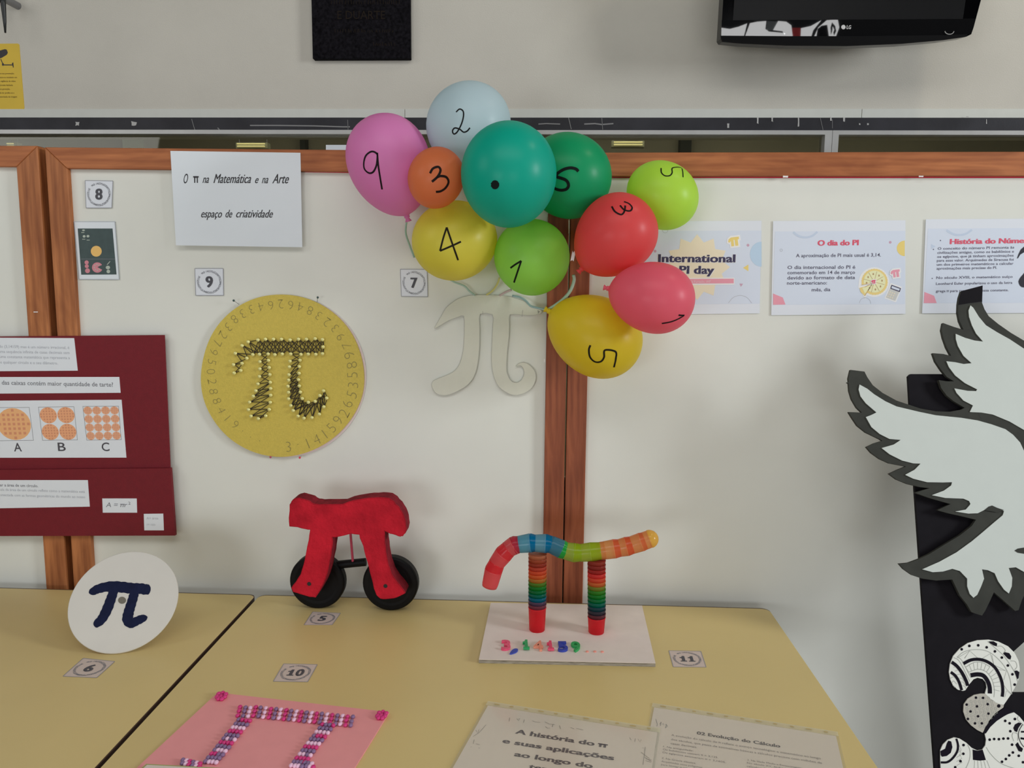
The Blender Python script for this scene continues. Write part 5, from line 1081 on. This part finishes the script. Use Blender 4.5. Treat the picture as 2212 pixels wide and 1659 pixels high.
# ------------------------------------------------------------------ daylight opening behind the camera (mirrored by the television)
def refl(px, py, yp=-5.2):
    H = PTV.hit(px, py); d = ray(px, py); n = PTV.n; d = d-n*2*d.dot(n); return H+d*((yp-H.y)/d.y)
w3 = bpy.data.objects.new('window_3', None); COL.objects.link(w3); w3['kind'] = 'structure'
zt_ = mapz(1520, 0, .31284)
M_day = mat('daylight', (250, 252, 255), .5, emit=1, e=1); M_day.node_tree.nodes['Principled BSDF'].inputs['Emission Strength'].default_value = 11.0
M_dec = mat('dark_decal', (30, 30, 32), .8)
def rpoly(nm, L, m, off=0):
    P = [refl(*zt_(*p))+V((0, off, 0)) for p in L]; bm = bmesh.new(); prism(bm, P, V((0, 1, 0)), .004); bmesh.ops.recalc_face_normals(bm, faces=bm.faces); mk(nm, bm, m, w3)
for L in ([(110, 190), (180, 200), (240, 185), (300, 162), (278, 250), (110, 250)], [(320, 160), (370, 150), (432, 145), (426, 200), (450, 218), (560, 228), (562, 255), (285, 255)], [(515, 145), (570, 150), (605, 175), (615, 255), (568, 255), (545, 216), (480, 208)], [(672, 195), (740, 180), (812, 140), (756, 210), (742, 255), (670, 255)], [(762, 255), (792, 190), (850, 140), (925, 130), (936, 190), (912, 255)]): rpoly('window_pane', L, M_day)
rpoly('dark_decal', [(776, 255), (785, 200), (812, 178), (850, 172), (862, 255)], M_dec, .01); rpoly('dark_decal', [(876, 240), (874, 190), (884, 155), (905, 180), (912, 215), (898, 245), (893, 225), (900, 205), (888, 180), (885, 215)], M_dec, .01)
rpoly('red_decal', [(612, 192), (670, 192), (668, 255), (612, 255)], mat('red_glow', (190, 60, 60), .5, emit=3, e=1), -.005)
rpoly('grey_decal', [(440, 145), (515, 148), (480, 210), (436, 210)], mat('grey_glow', (120, 125, 125), .5, emit=3, e=1), -.005)

# ------------------------------------------------------------------ tidy up: put every origin on its object
bpy.context.view_layer.update()
def kids(o): return [c for c in COL.objects if c.parent == o]
KID = {}
for o in COL.objects:
    if o.parent: KID.setdefault(o.parent.name, []).append(o)
def bb(o):
    if o.type != 'MESH' or not o.data.vertices: return None
    if '_w' in o: c = V(o['_w']); return [c, c]
    vs = [v.co for v in o.data.vertices]
    return [V((min(v[i] for v in vs) for i in range(3))), V((max(v[i] for v in vs) for i in range(3)))]
BB = {o.name: bb(o) for o in COL.objects}
def allbb(o):
    L = [BB[o.name]] if BB[o.name] else []
    for c in KID.get(o.name, []): L += [b for b in [allbb(c)] if b]
    if not L: return None
    return [V((min(b[0][i] for b in L) for i in range(3))), V((max(b[1][i] for b in L) for i in range(3)))]
WPOS = {}
def setpos(o, parentpos):
    if o.type in ('LIGHT', 'CAMERA'): return
    if '_w' in o: W = V(o['_w']); del o['_w']
    else:
        b = allbb(o) if o.type == 'EMPTY' else BB[o.name]
        W = V(((b[0].x+b[1].x)/2, (b[0].y+b[1].y)/2, b[0].z)) if b else V((0, 0, 0))
        if o.type == 'MESH': o.data.transform(Matrix.Translation(-W))
    o.location = W-parentpos
    for c in KID.get(o.name, []): setpos(c, W)
for o in list(COL.objects):
    if o.parent is None: setpos(o, V((0, 0, 0)))
for o in COL.objects:
    for k in ('_tree', '_fixed'):
        if k in o: del o[k]
bpy.context.view_layer.update()
